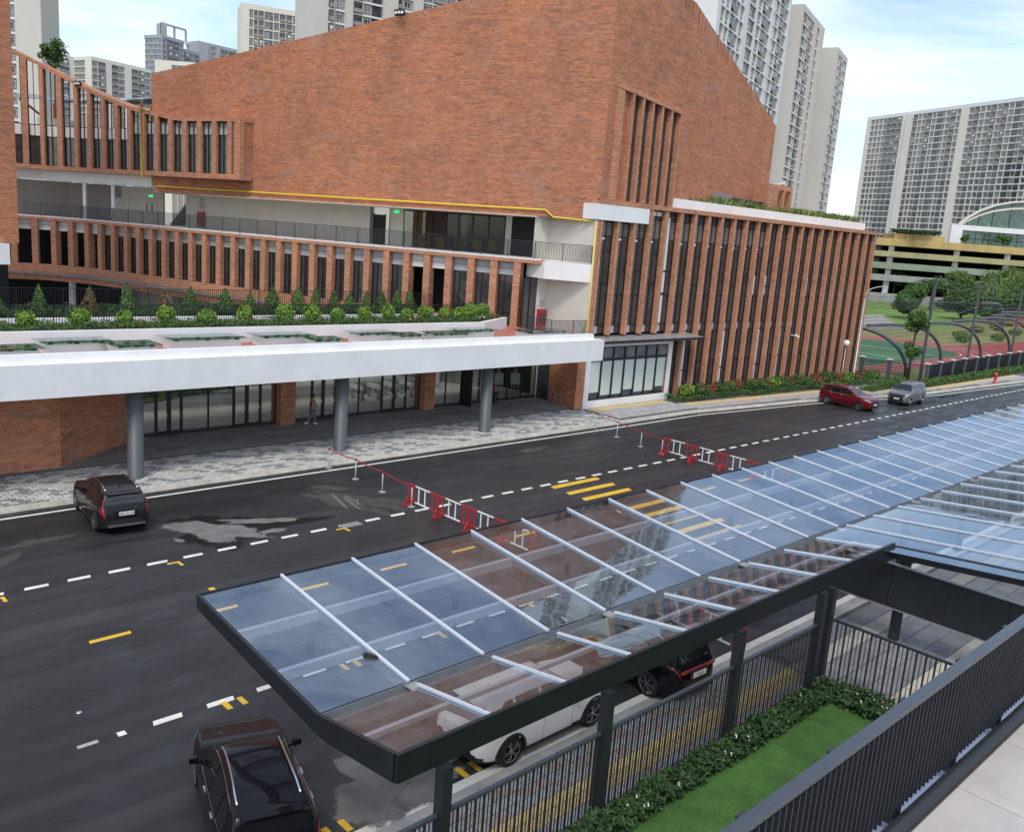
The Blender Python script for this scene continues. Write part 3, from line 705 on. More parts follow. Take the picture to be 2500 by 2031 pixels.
# glazed common room
for k in range(7):
    a = 4.05+9.1*k/7; b = a+9.1/7
    o = sb(ribbon(a, b, S_IN+.05, S_IN+.07, 10.3, 13.1, 9), 'window', M['entrance_glass'], recalc=True)
    f = MB(); ribbon(a, a+.08, S_IN-.02, S_IN+.045, 10.3, 13.1, 9, f); ribbon(a+.08, b, S_IN-.02, S_IN+.045, 13.0, 13.1, 9, f); f.build('frame', M['dark_frame'], o, recalc=True)
sb(ribbon(4.0, 13.2, S_IN+5, S_IN+5.2, 10.28, 13.2, 2), 'room_wall', M['cream_wall'], recalc=True)
sb(ribbon(3.9, 13.3, S_IN+.3, S_IN+5, 10.2, 10.27, 2), 'room_floor', M['slab_dark'], recalc=True)
sb(ribbon(3.9, 13.3, S_IN+.3, S_IN+5, 13.12, 13.18, 2), 'ceiling', M['tower_taupe'], recalc=True)
for s in (5.0, 8.0, 12.6): sb(ribbon(s, s+.7, S_IN+1.6, S_IN+1.9, 10.28, 13.1, 2), 'room_pier', M['yellow_fabric' if s > 12 else 'cream_wall'], recalc=True)
def door(s, w, z0, h, mat, vis=True, off=S_IN):
    o = sb(ribbon(s, s+w, off-.06, off-.004, z0, z0+h, 9), 'door', M[mat], recalc=True)
    f = MB(); ribbon(s-.07, s-.005, off-.09, off-.004, z0, z0+h+.08, 9, f); ribbon(s+w+.005, s+w+.07, off-.09, off-.004, z0, z0+h+.08, 9, f); f.build('frame', M['white_render' if vis else 'dark_frame'], o, recalc=True)
    if vis:
        g = MB()
        for q in (.25, .62): ribbon(s+w*q, s+w*q+.14, off-.075, off-.064, z0+1.1, z0+1.85, 9, g)
        g.build('pane', M['window_dark'], o, recalc=True)
door(42.6, 1.6, 10.28, 2.2, 'cream_wall'); door(46.3, 1.5, 10.28, 2.2, 'cream_wall')
door(15.0, 1.1, 10.28, 2.3, 'dark_frame', False); door(17.6, .01, 10.28, .01, 'dark_frame', False)
cw(38.6, 41.8, 'stair_recess', 'tower_taupe', off=S_IN+3)
st = MB()
for k in range(12): a = 41.6-.22*k; ribbon(a-.24, a, S_IN+.6, S_IN+2.4, 10.3+.2*k, 10.5+.2*k, 9, st)
sb(st, 'stair_flight', M['concrete'], recalc=True)
for s in (43.9, 47.6): sb(MB().lathe([(0,10.28),(.19,10.28),(.19,13.6),(0,13.6)], 4, cv(s, .35)), 'column', M['white_paint'])
for s, zz in ((43.0, 12.75), (13.6, 12.8)):
    sb(ribbon(s, s+.45, S_IN-.08, S_IN-.01, zz, zz+.2, 9), 'exit_sign', M['exit_green'], recalc=True)
for s in (36.0, 1.6):    # fire hose cabinets with the notice above
    o = sb(ribbon(s, s+.85, S_IN-.22, S_IN-.003, 10.4, 11.75, 9), 'hose_cabinet', M['extinguisher'], recalc=True)
    g = MB(); ribbon(s+.12, s+.38, S_IN-.235, S_IN-.224, 10.7, 11.5, 9, g); ribbon(s+.48, s+.74, S_IN-.235, S_IN-.224, 10.7, 11.5, 9, g); g.build('cabinet_pane', M['window_mid'], o, recalc=True)
    sb(ribbon(s+.1, s+.75, S_IN-.03, S_IN-.003, 12.0, 12.6, 9), 'notice_board', M['grey_panel'], recalc=True)
    sb(ribbon(s+.36, s+.5, S_IN-.06, S_IN-.003, 12.72, 12.88, 9), 'alarm_bell', M['dark_frame'], recalc=True)
dl = MB().lathe([(0,0),(.09,0),(.09,.02),(0,.02)], 12).mesh('downlight', M['lamp_white'])
for k in range(24):
    p = cv(1.4+1.45*k, .75); sbp(dl, 'downlight', (p.x, p.y, 13.115))
# furniture in the common room
def armchair(s, off, mat, label):
    p = cv(s, off); q = cv(s+.3, off); a = math.atan2(q.y-p.y, q.x-p.x)
    t = thing('armchair', label, 'armchair', (p.x, p.y, 10.28), a, 'seats in the glazed common room')
    MB().box(-.38,.38,-.36,.34,.18,.44).build('seat', M[mat], t); MB().hexa([(-.38,.26,.40),(.38,.26,.40),(.38,.42,.40),(-.38,.42,.40),(-.36,.34,.95),(.36,.34,.95),(.36,.48,.95),(-.36,.48,.95)]).build('backrest', M[mat], t)
    for x in (-.3, .3):
        for y in (-.3, .3): MB().box(x-.02,x+.02,y-.02,y+.02,0,.18).build('leg', M['dark_frame'], t)
for i, s in enumerate((5.2, 6.6, 8.2, 10.2, 11.8)):
    armchair(s, 4.9+.3*(i % 2), 'yellow_fabric' if i != 2 else 'terracotta', ['mustard armchair at the right end behind the corridor glass','mustard armchair second from the right behind the corridor glass','orange armchair in the middle behind the corridor glass','mustard armchair left of the orange one behind the corridor glass','mustard armchair at the left end behind the corridor glass'][i])
# corridor railing
def railing(P, z, h, pitch, parent, top=.05, bal=.012, post_every=18, skip=None):
    """P: list of Vectors along the foot; balusters are 2 px wide in the photo: one mesh"""
    t = MB(); 
    for a, b in zip(P, P[1:]): t.bar((a.x,a.y,z+h), (b.x,b.y,z+h), top, top*.6).bar((a.x,a.y,z+.09), (b.x,b.y,z+.09), top*.7, .03)
    b = MB(); pts = resample(P, pitch)
    for i, p in enumerate(pts):
        if i % post_every == 0: b.box(p.x-.025, p.x+.025, p.y-.025, p.y+.025, z, z+h-.02)
        else: b.box(p.x-bal, p.x+bal, p.y-bal, p.y+bal, z+.09, z+h-.02)
    return t, b
P = [cv(s, .12) for s in [0.6+1.2*k for k in range(45)]]
P = [Vector((46.25,41.05,0)), Vector((44.85,43.9,0))]+P
t, b = railing(P, 10.28, 1.18, .115, SB)
o = sb(t, 'railing', M['steel_rail']); b.build('balusters', M['steel_rail'], o)
# white slab end by the big corner, room below it
sb(MB().prism([(44.72,43.95),(46.3,40.95),(46.3,46),(45.0,46)], 8.98, 10.18), 'white_slab', M['white_paint'])
sb(MB().box(46.3, 46.54, 41.02, 46, .3, 13.2), 'end_wall', M['cream_wall'])
sb(MB().prism([(44.9,45.2),(46.3,45.2),(46.3,45.4),(44.9,45.4)], 10.28, 13.2), 'corridor_wall', M['cream_wall'])
o = sb(MB().prism([(43.9,45.05),(45.25,45.05),(45.25,45.1),(43.9,45.1)], 5.3, 8.95), 'window', M['window_dark'])
MB().box(44.5,44.58,45.0,45.045,5.3,8.95).box(43.9,43.98,45.0,45.045,5.3,8.95).build('frame', M['dark_frame'], o)
sb(MB().prism([(45.26,45.0),(46.3,45.0),(46.3,45.2),(45.26,45.2)], 5.3, 8.95), 'corridor_wall', M['cream_wall'])
o = sb(MB().box(45.35, 46.1, 44.75, 44.99, 5.5, 6.75), 'hose_cabinet', M['extinguisher']); MB().box(45.45,45.7,44.73,44.748,5.75,6.5).box(45.78,46.02,44.73,44.748,5.75,6.5).build('cabinet_pane', M['window_mid'], o)
sb(MB().box(45.5, 46.05, 44.97, 44.998, 6.95, 7.4), 'notice_board', M['grey_panel'])
t, b = railing([Vector((43.2,43.6,0)), Vector((43.4,41.1,0)), Vector((46.3,41.02,0))], 5.25, 1.15, .115, SB)
o = sb(t, 'railing', M['steel_rail']); b.build('balusters', M['steel_rail'], o)
# --- upper volume with the sloping top
US = [27.24+.3+1.808*k for k in range(16)]
def utop(s):
    T = [(20,19.3),(33.9,19.35),(40.26,20.28),(44.1,21.33),(47.3,22.3),(50.2,23.48),(53.65,24.78),(64,29)]
    for (a, b), (c, d) in zip(T, T[1:]):
        if a <= s <= c: return b+(d-b)*(s-a)/(c-a)
def box_off(s): return -.55
sb(ribbon(26.3, 56, -.7, .5, 14.5, 14.9), 'brick_sill', M['brick_fin'], recalc=True)
tb = MB(); n = 40
for k in range(n):
    a = 26.3+29.5*k/n; b = 26.3+29.5*(k+1)/n
    tb.hexa([cv(a,-.7,utop(a)-.32), cv(a,.6,utop(a)-.32), cv(b,.6,utop(b)-.32), cv(b,-.7,utop(b)-.32), cv(a,-.7,utop(a)), cv(a,.6,utop(a)), cv(b,.6,utop(b)), cv(b,-.7,utop(b))])
sb(tb, 'brick_lintel', M['brick_fin'], recalc=True)
def ufin(s, w=.5, d0=-.7, d=-.24):
    a, b = cv(s-w/2, d0), cv(s+w/2, d0); c, e = cv(s+w/2, d), cv(s-w/2, d); za, zb = utop(s-w/2)-.32, utop(s+w/2)-.32
    return MB().hexa([(p.x, p.y, 14.9) for p in (a, e, c, b)]+[(a.x,a.y,za),(e.x,e.y,za),(c.x,c.y,zb),(b.x,b.y,zb)])
sb(ufin(26.65, .7), 'brick_fin', M['brick_fin'], recalc=True)
for s in US: sb(ufin(s), 'brick_fin', M['brick_fin'], recalc=True)
for s, t in zip([27.0]+US, US):
    s0, s1 = s+.26, t-.26
    zt = min(18.9, utop(s0)-.4)
    o = sb(ribbon(s0, s1, -.38, -.34, 14.95, zt-1.0 if s < 40 else 17.4, 9), 'window', M['window_dark'], recalc=True)
    f = MB(); mid = s0+(s1-s0)*.55; ze = zt-1.0 if s < 40 else 17.4
    for q in (s0+.04, mid, s1-.04): ribbon(q-.03, q+.03, -.46, -.385, 14.95, utop(q)-.35, 9, f)
    ribbon(s0+.08, mid-.04, -.45, -.386, 16.2, 16.26, 9, f); ribbon(s0, s1, -.46, -.39, ze+.002, ze+.08, 9, f)
    f.build('frame', M['dark_frame'], o, recalc=True)
    sb(ribbon(s0, s1, -.36, -.30, ze+.09, ze+1.0, 9), 'head_panel', M['white_render' if s > 40 else 'grey_panel'], recalc=True)
sb(ribbon(26.4, 38.2, -.20, 1.0, 14.6, 19.1), 'brick_back', M['brick'], recalc=True)
sb(ribbon(38, 56, .52, 1.2, 18.42, 18.55), 'roof_edge', M['dark_frame'], recalc=True)
sb(ribbon(38, 56, .8, 7.5, 18.3, 18.4), 'roof_slab', M['concrete'], recalc=True)
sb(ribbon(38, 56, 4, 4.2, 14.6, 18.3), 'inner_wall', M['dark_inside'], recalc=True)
sb(ribbon(38.2, 56, .02, .5, 13.6, 14.49), 'white_beam', M['white_paint'], recalc=True)
sb(ribbon(38.2, 56, .5, 8, 14.3, 14.49), 'floor_slab', M['white_render'], recalc=True)
# rooftop terrace canopy behind the slope
cpn = thing('roof_canopy', 'pale curved translucent canopy on brown posts above the school roof terrace', 'canopy', (38, 84, 18.4))
for i in range(9):
    a = cv(39+2.1*i, 3.0); b = cv(39+2.1*(i+1), 3.0); c = cv(39+2.1*(i+1), 9.5); d = cv(39+2.1*i, 9.5); z = 21.6-.1*i
    for j in range(3):
        u0, u1 = j/3+.02, (j+1)/3-.02
        P = [a.lerp(d, u0), b.lerp(c, u0), b.lerp(c, u1), a.lerp(d, u1)]
        zz = [z+.9*math.sin(u0*1.6), z+.9*math.sin(u0*1.6), z+.9*math.sin(u1*1.6), z+.9*math.sin(u1*1.6)]
        MB().hexa([(p.x-38,p.y-84,w-18.4) for p, w in zip(P, zz)]+[(p.x-38,p.y-84,w-18.35) for p, w in zip(P, zz)]).build('roof_pane', M['window_pale'], cpn, recalc=True)
    MB().bar((a.x-38,a.y-84,z-18.5), (d.x-38,d.y-84,z+.9-18.5), .12, .2).build('rafter', M['roof_grey'], cpn)
    if i % 2 == 0:
        MB().box(a.x-38-.1,a.x-38+.1,a.y-84-.1,a.y-84+.1,0,z-18.6).build('post', M['terracotta'], cpn)
        e = cv(41+2.1*i, 6.0); MB().bar((a.x-38,a.y-84,.2), (e.x-38,e.y-84,z-18.6), .16).build('brace', M['terracotta'], cpn)
pl = cv(51.6, 3.2)
tag(MB().lathe([(0,0),(1.5,0),(1.6,.9),(1.5,.9),(1.45,.75),(0,.75)], 28, (pl.x, pl.y, 18.4)).build('tree_planter', M['white_render']), 'round white planter holding the tree on the school roof', 'planter')
# --- brick wing at the left edge
LB = thing('brick_wing', 'tall plain brick wing cut by the left edge of the view', 'building', (10, 66, 0))
MB().prism([(17.35,65.3),(19.6,80),(-10,80),(-10,61.0)], 8.95, 40).build('wall', M['brick'], LB).matrix_parent_inverse = Matrix.Translation((-10,-66,0))
MB().prism([(16.6,64.6),(15.6,66.5),(-10,63.5),(-10,60.2)], 7.6, 8.93).build('slab', M['white_paint'], LB).matrix_parent_inverse = Matrix.Translation((-10,-66,0))
MB().prism([(18.6,73),(18.9,75),(-10,75),(-10,73)], .3, 8.93).build('inner_wall', M['dark_inside'], LB).matrix_parent_inverse = Matrix.Translation((-10,-66,0))
# --- entrance porch
EP = thing('entrance_porch', 'long white flat porch roof on grey round columns over the school entrance', 'porch', (30, 42, 0))
EI = Matrix.Translation((-30, -42, 0))
def ep(mb, name, mat, **kw): o = mb.build(name, M[mat], EP, **kw); o.matrix_parent_inverse = EI; return o
ep(MB().box(-25, 44.75, 37.95, 38.45, 4.14, 5.52), 'fascia', 'white_paint')
ep(MB().box(-25, 44.25, 38.452, 38.80, 4.14, 5.84), 'upstand', 'white_paint')
ep(MB().box(-25, 44.2, 38.802, 46.4, 4.10, 5.38), 'roof_slab', 'white_render')
ep(MB().box(-25, 44.2, 38.803, 46.39, 5.381, 5.42), 'roof_surface', 'red_deck')
ep(MB().box(44.205, 44.7, 38.455, 41.6, 4.14, 5.50), 'fascia', 'white_paint')
for x in (4.3, 14.66, 25.25, 35.4):
    ep(MB().lathe([(0,.15),(.36,.15),(.36,.17),(.345,.18),(.345,4.15),(0,4.15)], 36, (x, 38.8, 0)), 'column', 'column_grey', smooth=False)
for n in EP.children:
    if n.name.startswith('column'):
        for p in n.data.polygons:
            if abs(p.normal.z) < .3: p.use_smooth = True
# brick walls under the porch
ep(MB().prism([(-25,41.3),(12.33,41.3),(16.3,44.3),(16.3,46.2),(-25,46.2)], .2, 4.09), 'brick_wall', 'brick')
ep(MB().prism([(45.5,40.75),(46.34,40.75),(46.34,45.0),(46.2,45.0)], .2, 5.2), 'brick_wall', 'brick')
for x0, x1 in ((25.0,25.95),(35.3,36.15)): ep(MB().box(x0, x1, 44.62, 45.7, .29, 4.09), 'brick_pier', 'brick')
# glazed screen: panes and doors
XS = [16.35,17.4,18.1,18.81,19.5,20.96,22.4,23.2,24.05,24.98]; XS2 = [25.97,27.3,28.08,28.95,30.6,32.3,33.23,34.2,35.28]; XS3 = [36.17,37.48,38.82,40.5,41.8,43.1,44.5,45.9]
DOORS = {18.1,18.81,22.4,23.2,27.3,28.08,32.3,33.23,38.82}
for XX in (XS, XS2, XS3):
    for a, b in zip(XX, XX[1:]):
        isd = a in DOORS
        o = ep(MB().box(a+.03, b-.03, 45.2, 45.22, .32, 4.05), 'door' if isd else 'window_pane', 'entrance_glass')
        w = .11 if isd else .045
        f = MB().box(a, a+w, 45.13, 45.195, .29, 4.08).box(b-w, b, 45.13, 45.195, .29, 4.08).box(a+w, b-w, 45.13, 45.195, .29, .29+(.2 if isd else .07)).box(a+w, b-w, 45.13, 45.195, 3.95 if not isd else 3.0, 4.08 if not isd else 3.12)
        f.build('frame', M['dark_frame'], o)
        if isd: MB().box(b-.2, b-.12, 45.06, 45.125, 1.3, 1.42).build('handle', M['chrome'], o)
o = ep(MB().hexa([(38.85,45.15,.3),(38.85,44.1,.3),(38.92,44.1,.3),(38.92,45.15,.3),(38.85,45.15,2.9),(38.85,44.1,2.9),(38.92,44.1,2.9),(38.92,45.15,2.9)]), 'open_door', 'dark_frame', recalc=True)
# right return of the screen
for a, b in ((43.9, 44.5), (44.5, 45.1)): ep(MB().box(46.0, 46.03, a, b-.04, .3, 4.05), 'window_pane', 'window_mid')
# skylights on the porch roof
SKY = [(10.0,39.9,2.3,1.3),(13.0,41.4,2.7,1.35),(15.0,39.95,1.9,1.5),(18.9,41.35,3.6,1.5),(23.2,41.4,2.9,1.5),(24.6,39.6,1.7,1.2),(28.8,41.3,2.7,1.4),(30.3,40.2,1.7,1.3),(33.3,40.3,2.8,1.3),(36.2,41.3,2.7,1.4),(40.9,40.0,3.6,1.5)]
for i, (x, y, w, d) in enumerate(SKY):
    o = ep(MB().box(x-w/2+.12, x+w/2-.12, y-d/2+.12, y+d/2-.12, 5.421, 5.86), 'skylight', 'white_render')
    MB().box(x-w/2+.28, x+w/2-.28, y-d/2+.28, y+d/2-.28, 5.861, 5.864).build('skylight_opening', M['window_green'], o)
    MB().box(x-w/2-.12, x+w/2+.12, y-d/2-.1, y+d/2+.1, 5.96, 5.98).build('glass_cover', M['skylight_glass'], o)
    c = MB()
    for u in (-1, 0, 1):
        for v in (-1, 1): c.box(x+u*(w/2-.28)-.1, x+u*(w/2-.28)+.1, y+v*(d/2-.22)-.05, y+v*(d/2-.22)+.05, 5.862, 5.959)
    c.build('cover_foot', M['dark_frame'], o)
# planters on the porch roof
ep(MB().prism([(-25,42.62),(38.3,42.62),(42.4,44.9),(42.3,45.15),(38.1,42.9),(-25,42.9)], 5.421, 6.2), 'planter_wall', 'white_render')
ep(MB().prism([(-25,42.91),(38.1,42.91),(42.0,45.05),(41.4,46.3),(-25,46.3)], 5.421, 6.08), 'planter_soil', 'soil')
ep(MB().box(-25, 39.5, 48.9, 52.9, 4.6, 5.1), 'roof_slab', 'concrete')  # open gap in front of this slab is added to let daylight into the courtyard
ep(MB().box(-25, 39.5, 48.9, 49.25, 5.102, 6.0), 'planter_wall', 'white_paint')
ep(MB().box(-25, 39.4, 49.26, 52.4, 5.102, 5.88), 'planter_soil', 'soil')
t, b = railing([Vector((-5,46.35,0)), Vector((38.5,46.35,0)), Vector((41.5,47.2,0))], 5.6, 1.35, .13, EP)
o = ep(t, 'railing', 'dark_frame'); b.build('balusters', M['dark_frame'], o)
t, b = railing([Vector((-5,52.6,0)), Vector((39.2,52.6,0)), Vector((40.2,50.6,0))], 5.6, 1.6, .13, EP)
o = ep(t, 'railing', 'dark_frame'); b.build('balusters', M['dark_frame'], o)
# yellow gas pipe
p1 = cv(38.3, -.34); p2 = cv(38.3, -.34)
gp = MB(); Rr = .06
a = cv(37.2, -.80); b = cv(38.4, -.80); c0 = cv(38.4, -.80); d0 = cv(37.6, -.1)
gp.tube([(a.x,a.y,19.9),(b.x,b.y,20.05),(b.x,b.y,14.35),(d0.x,d0.y,14.2),(d0.x,d0.y,13.65)]+[((32.0+(45.4-32.0)*t)-.11, 80+(43.9-80)*t-.05, 13.65) for t in (.02,.25,.5,.75,.98)]+[(45.25,44.0,13.2),(46.2,41.3,13.1)], Rr, 8)
gp.tube([(46.25,40.9,13.1),(46.28,40.86,.15)], .05, 8)
tag(gp.build('gas_pipe', M['yellow_pipe'], smooth=True), 'thin yellow gas pipe running along and down the brick school facade', 'pipe')
# floodlights on the brick edges
def flood(loc, rz, label):
    t = thing('floodlight', label, 'floodlight', loc, rz, 'floodlights on the brick edges')
    MB().hexa([(-.42,-.5,.1),(.42,-.5,.1),(.42,-.35,-.25),(-.42,-.35,-.25),(-.42,-.42,.2),(.42,-.42,.2),(.42,-.2,-.2),(-.42,-.2,-.2)]).build('housing', M['black_plastic'], t, recalc=True)
    for i in (-1, 0, 1): MB().box(i*.26-.1, i*.26+.1, -.48, -.455, -.12, .06).build('lamp_lens', M['lamp_white'], t)
    MB().bar((0,-.3,.05), (0,.15,0), .06).build('bracket', M['black_plastic'], t)
flood((40.75, 56.4, 26.85), R(-70), 'black three lens floodlight high on the sloping edge of the big brick wall')
p = cv(46.9, -.4); flood((p.x, p.y, 22.2), R(-70), 'black floodlight on the sloping brick edge left of the school roof canopy')
# CCTV camera
t = thing('cctv_camera', 'small white security camera on an arm beside the far brick edge', 'camera', (73.7, 44.6, 17.9)); MB().bar((0,0,0), (1.0,-.5,.12), .06).build('arm', M['lamp_white'], t); MB().box(.85,1.2,-.65,-.42,.05,.35).build('housing', M['lamp_white'], t)
t = thing('cctv_camera', 'white security camera fixed to a brick fin above the parked red car', 'camera', (74.2, 40.99, 4.7)); MB().bar((0,0,0), (.1,-.45,0), .06).build('arm', M['lamp_white'], t); MB().bar((-.1,-.5,.05), (.35,-.6,-.12), .16).build('housing', M['lamp_white'], t)
# ------------------------------------------------------------------ glass canopy over the drop-off
GC = thing('glass_canopy', 'long butterfly glass canopy on dark steel frame along the drop-off lane', 'canopy', (8, 10.3, 0))
GI = Matrix.Translation((-8, -10.3, 0))
def gc(mb, name, mat, **kw): o = mb.build(name, M[mat], GC, **kw); o.matrix_parent_inverse = GI; return o
XA, XB = 8.08, 68.0
ZF, ZV, ZN = 3.60, 3.07, 3.48; YF, YV0, YV1, YN = 17.95, 12.86, 12.52, 10.42
def zf(y): return ZV+(ZF-ZV)*(y-YV0)/(YF-YV0)
def zn(y): return ZV+.06+(ZN-ZV-.06)*(YV1-y)/(YV1-YN)
def zw(y): return 3.20+(12.52-y)*.098
BX = [8.12]+[10.14+1.992*k for k in range(30)]
for a, b in zip(BX, BX[1:]):
    def pane(y0, y1, z0, z1, name='glass_pane'):
        gc(MB().hexa([(a+.03,y0,z0),(b-.03,y0,z0),(b-.03,y1,z1),(a+.03,y1,z1),(a+.03,y0,z0+.012),(b-.03,y0,z0+.012),(b-.03,y1,z1+.012),(a+.03,y1,z1+.012)]), name, 'canopy_glass')
    pane(YV0+.02, YF-.06, zf(YV0)+.02, zf(YF)+.0)
    if b < 27.5: pane(YN+.07, YV1-.02, zn(YN)+.0, zn(YV1)+.02)
    else: pane(-6.0, YV1-.02, zw(-6.0), zw(YV1)+.02)
bar_m = MB().hexa([(-.033,YV0-.02,zf(YV0)+.035),(.033,YV0-.02,zf(YV0)+.035),(.033,YF-.03,zf(YF)+.018),(-.033,YF-.03,zf(YF)+.018),(-.033,YV0-.02,zf(YV0)+.085),(.033,YV0-.02,zf(YV0)+.085),(.033,YF-.03,zf(YF)+.07),(-.033,YF-.03,zf(YF)+.07)]).mesh('glazing_bar', M['alu_bar'])
bar_n = MB().hexa([(-.033,YN+.05,zn(YN)+.018),(.033,YN+.05,zn(YN)+.018),(.033,YV1+.03,zn(YV1)+.035),(-.033,YV1+.03,zn(YV1)+.035),(-.033,YN+.05,zn(YN)+.07),(.033,YN+.05,zn(YN)+.07),(.033,YV1+.03,zn(YV1)+.085),(-.033,YV1+.03,zn(YV1)+.085)]).mesh('glazing_bar', M['alu_bar'])
bar_w = MB().bar((0,-6.0,zw(-6)+.04), (0,YV1+.03,zw(YV1)+.06), .06, .05).mesh('glazing_bar', M['alu_bar'])
raf_f = MB().hexa([(-.05,YV0,zf(YV0)-.22),(.05,YV0,zf(YV0)-.22),(.05,YF-.08,zf(YF)-.16),(-.05,YF-.08,zf(YF)-.16),(-.05,YV0,zf(YV0)+.012),(.05,YV0,zf(YV0)+.012),(.05,YF-.08,zf(YF)-.008),(-.05,YF-.08,zf(YF)-.008)]).mesh('rafter', M['roof_grey'])
raf_n = MB().hexa([(-.05,YN+.08,zn(YN)-.2),(.05,YN+.08,zn(YN)-.2),(.05,YV1,zn(YV1)-.2),(-.05,YV1,zn(YV1)-.2),(-.05,YN+.08,zn(YN)-.008),(.05,YN+.08,zn(YN)-.008),(.05,YV1,zn(YV1)+.012),(-.05,YV1,zn(YV1)+.012)]).mesh('rafter', M['roof_grey'])
for k, x in enumerate(BX[1:]):
    for me, nm in ((bar_m, 'glazing_bar'), (bar_n if x < 27 else bar_w, 'glazing_bar')):
        o = place(me, nm, GC, (x, 0, 0)); o.matrix_parent_inverse = GI
    if k % 3 == 0:
        for me in ((raf_f, raf_n) if x < 27 else (raf_f,)): o = place(me, 'rafter', GC, (x, 0, 0)); o.matrix_parent_inverse = GI
for y in (14.5, 16.2):
    gc(MB().bar((XA+.1,y,zf(y)-.13), (XB,y,zf(y)-.13), .12, .22), 'purlin', 'grey_panel')
gc(MB().bar((XA+.1,11.55,zn(11.55)-.07), (26.7,11.55,zn(11.55)-.07), .10, .1), 'purlin', 'grey_panel')
# frame beams
gc(MB().box(XA, XB, YF-.055, YF, ZF-.28, ZF+.045), 'edge_beam', 'anthracite')
gc(MB().box(XA, 26.86, YN-.02, YN+.06, 3.0, ZN+.05), 'edge_beam', 'anthracite')
gc(MB().hexa([(26.80,-6,zw(-6)-.36),(26.92,-6,zw(-6)-.36),(26.92,YN-.022,zw(YN)-.36),(26.80,YN-.022,zw(YN)-.36),(26.80,-6,zw(-6)+.05),(26.92,-6,zw(-6)+.05),(26.92,YN-.022,zw(YN)+.05),(26.80,YN-.022,zw(YN)+.05)]), 'edge_beam', 'anthracite')
end = MB()
E0 = [(YF-.056,ZF-.28,ZF+.045),(YV0,2.72,zf(YV0)+.05),(YV1,2.72,zn(YV1)+.05),(YN+.062,3.0,ZN+.05)]
for (ya, za, zb), (yb, zc, zd) in zip(E0, E0[1:]):
    end.hexa([(XA-.03,yb,zc),(XA+.05,yb,zc),(XA+.05,ya,za),(XA-.03,ya,za),(XA-.03,yb,zd),(XA+.05,yb,zd),(XA+.05,ya,zb),(XA-.03,ya,zb)])
gc(end, 'edge_beam', 'anthracite', recalc=True)
gu = MB().box(XA+.06, XB, YV1-.01, YV0+.01, 2.80, 2.84).box(XA+.06, XB, YV1-.03, YV1-.012, 2.80, 3.10).box(XA+.06, XB, YV0+.012, YV0+.03, 2.80, 3.06)
gc(gu, 'gutter', 'roof_grey')
for x in (10.2, 16.16, 22.2, 28.1, 34.1, 40.1): gc(MB().box(x-.14, x+.14, YV1+.0, YV0-.0, 3.03, 3.06), 'gutter_bridge', 'galv')
def post(x, y, z1, r=.115):
    return gc(MB().lathe([(0,-.02),(r+.05,-.02),(r+.05,.02),(r,.03),(r,z1),(0,z1)], 16, (x, y, .1)), 'post', 'charcoal_paint', smooth=False)
for x in (9.05, 13.35, 18.25, 22.35): gc(MB().box(x-.11, x+.11, 10.23, 10.45, .1, 3.0), 'post', 'charcoal_paint')
gc(MB().box(22.70, 22.92, 10.20, 10.42, .1, 3.05), 'post', 'charcoal_paint')
post(27.75, 10.33, 3.1, .17)
for x in (33.5, 39.5, 45.5, 51.5): post(x, 12.69, 2.75, .14)
for x in (15.3, 21.5): gc(MB().box(x-.1, x+.1, 13.0, 13.2, 2.2, 2.8), 'rain_pipe', 'charcoal_paint')
for k, x in enumerate((9.4, 13.4, 17.4, 21.4, 25.4, 29.4)):
    for y in (11.0, 15.3): gc(MB().lathe([(0,0),(.09,0),(.09,.28),(0,.28)], 12, (x, y, (zn(y) if y < 12 else zf(y))-.40)), 'spotlight', 'black_plastic')
# dark fascia panel of the covered bridge, three sheets
for i in range(5):
    y1 = 12.2-1.72*i; y0 = y1-1.705
    gc(MB().box(27.16, 27.26, y0, y1, 1.36, 2.74), 'fascia_panel', 'charcoal_paint')
gc(MB().box(27.13, 27.29, 3.5, 12.2, 2.742, 2.775), 'panel_cap', 'galv')
gc(MB().box(27.14, 27.28, 3.5, 12.2, 1.325, 1.358), 'panel_cap', 'galv')
# leaf litter on the glass
tag(MB().hexa([(9.86,14.02,zf(14)+.02),(10.12,13.82,zf(14)+.02),(10.2,13.9,zf(14)+.02),(9.95,14.2,zf(14)+.02),(9.9,14.0,zf(14)+.1),(10.08,13.86,zf(14)+.07),(10.14,13.9,zf(14)+.05),(9.97,14.12,zf(14)+.09)]).build('debris', M['black_plastic'], recalc=True), 'crumpled dark scrap lying on the canopy glass beside a white bar', 'debris')
# ------------------------------------------------------------------ garden fence
GF = thing('garden_fence', 'tall dark metal bar fence around the green turf garden', 'fence', (8, 10.34, 0))
FI = Matrix.Translation((-8, -10.34, 0))
bar1 = MB().box(-.022, .022, -.016, .016, .22, 2.06).mesh('bar', M['charcoal_paint']); bar2 = MB().box(-.008, .008, -.010, .010, .22, 2.06).mesh('bar', M['charcoal_paint'])
def fbar(me, x, y, rz=0): o = place(me, 'bar', GF, (x, y, 0), rz); o.matrix_parent_inverse = FI
for a, b in ((8.0, 8.92), (9.18, 13.22), (13.48, 18.12), (18.38, 22.22)):
    n = int((b-a)/.105)
    for k in range(n+1): fbar(bar1 if k % 2 == 0 else bar2, a+.03+(b-a-.06)*k/n, 10.34)
    for m in (MB().box(a, b, 10.295, 10.385, 2.06, 2.115), MB().box(a, b, 10.31, 10.37, .17, .22)):
        o = m.build('rail', M['handrail_sheen_paint'], GF); o.matrix_parent_inverse = FI
n = 54
for k in range(n+1): fbar(bar1 if k % 2 == 0 else bar2, 23.0, 10.1-6.6*k/n, math.pi/2)
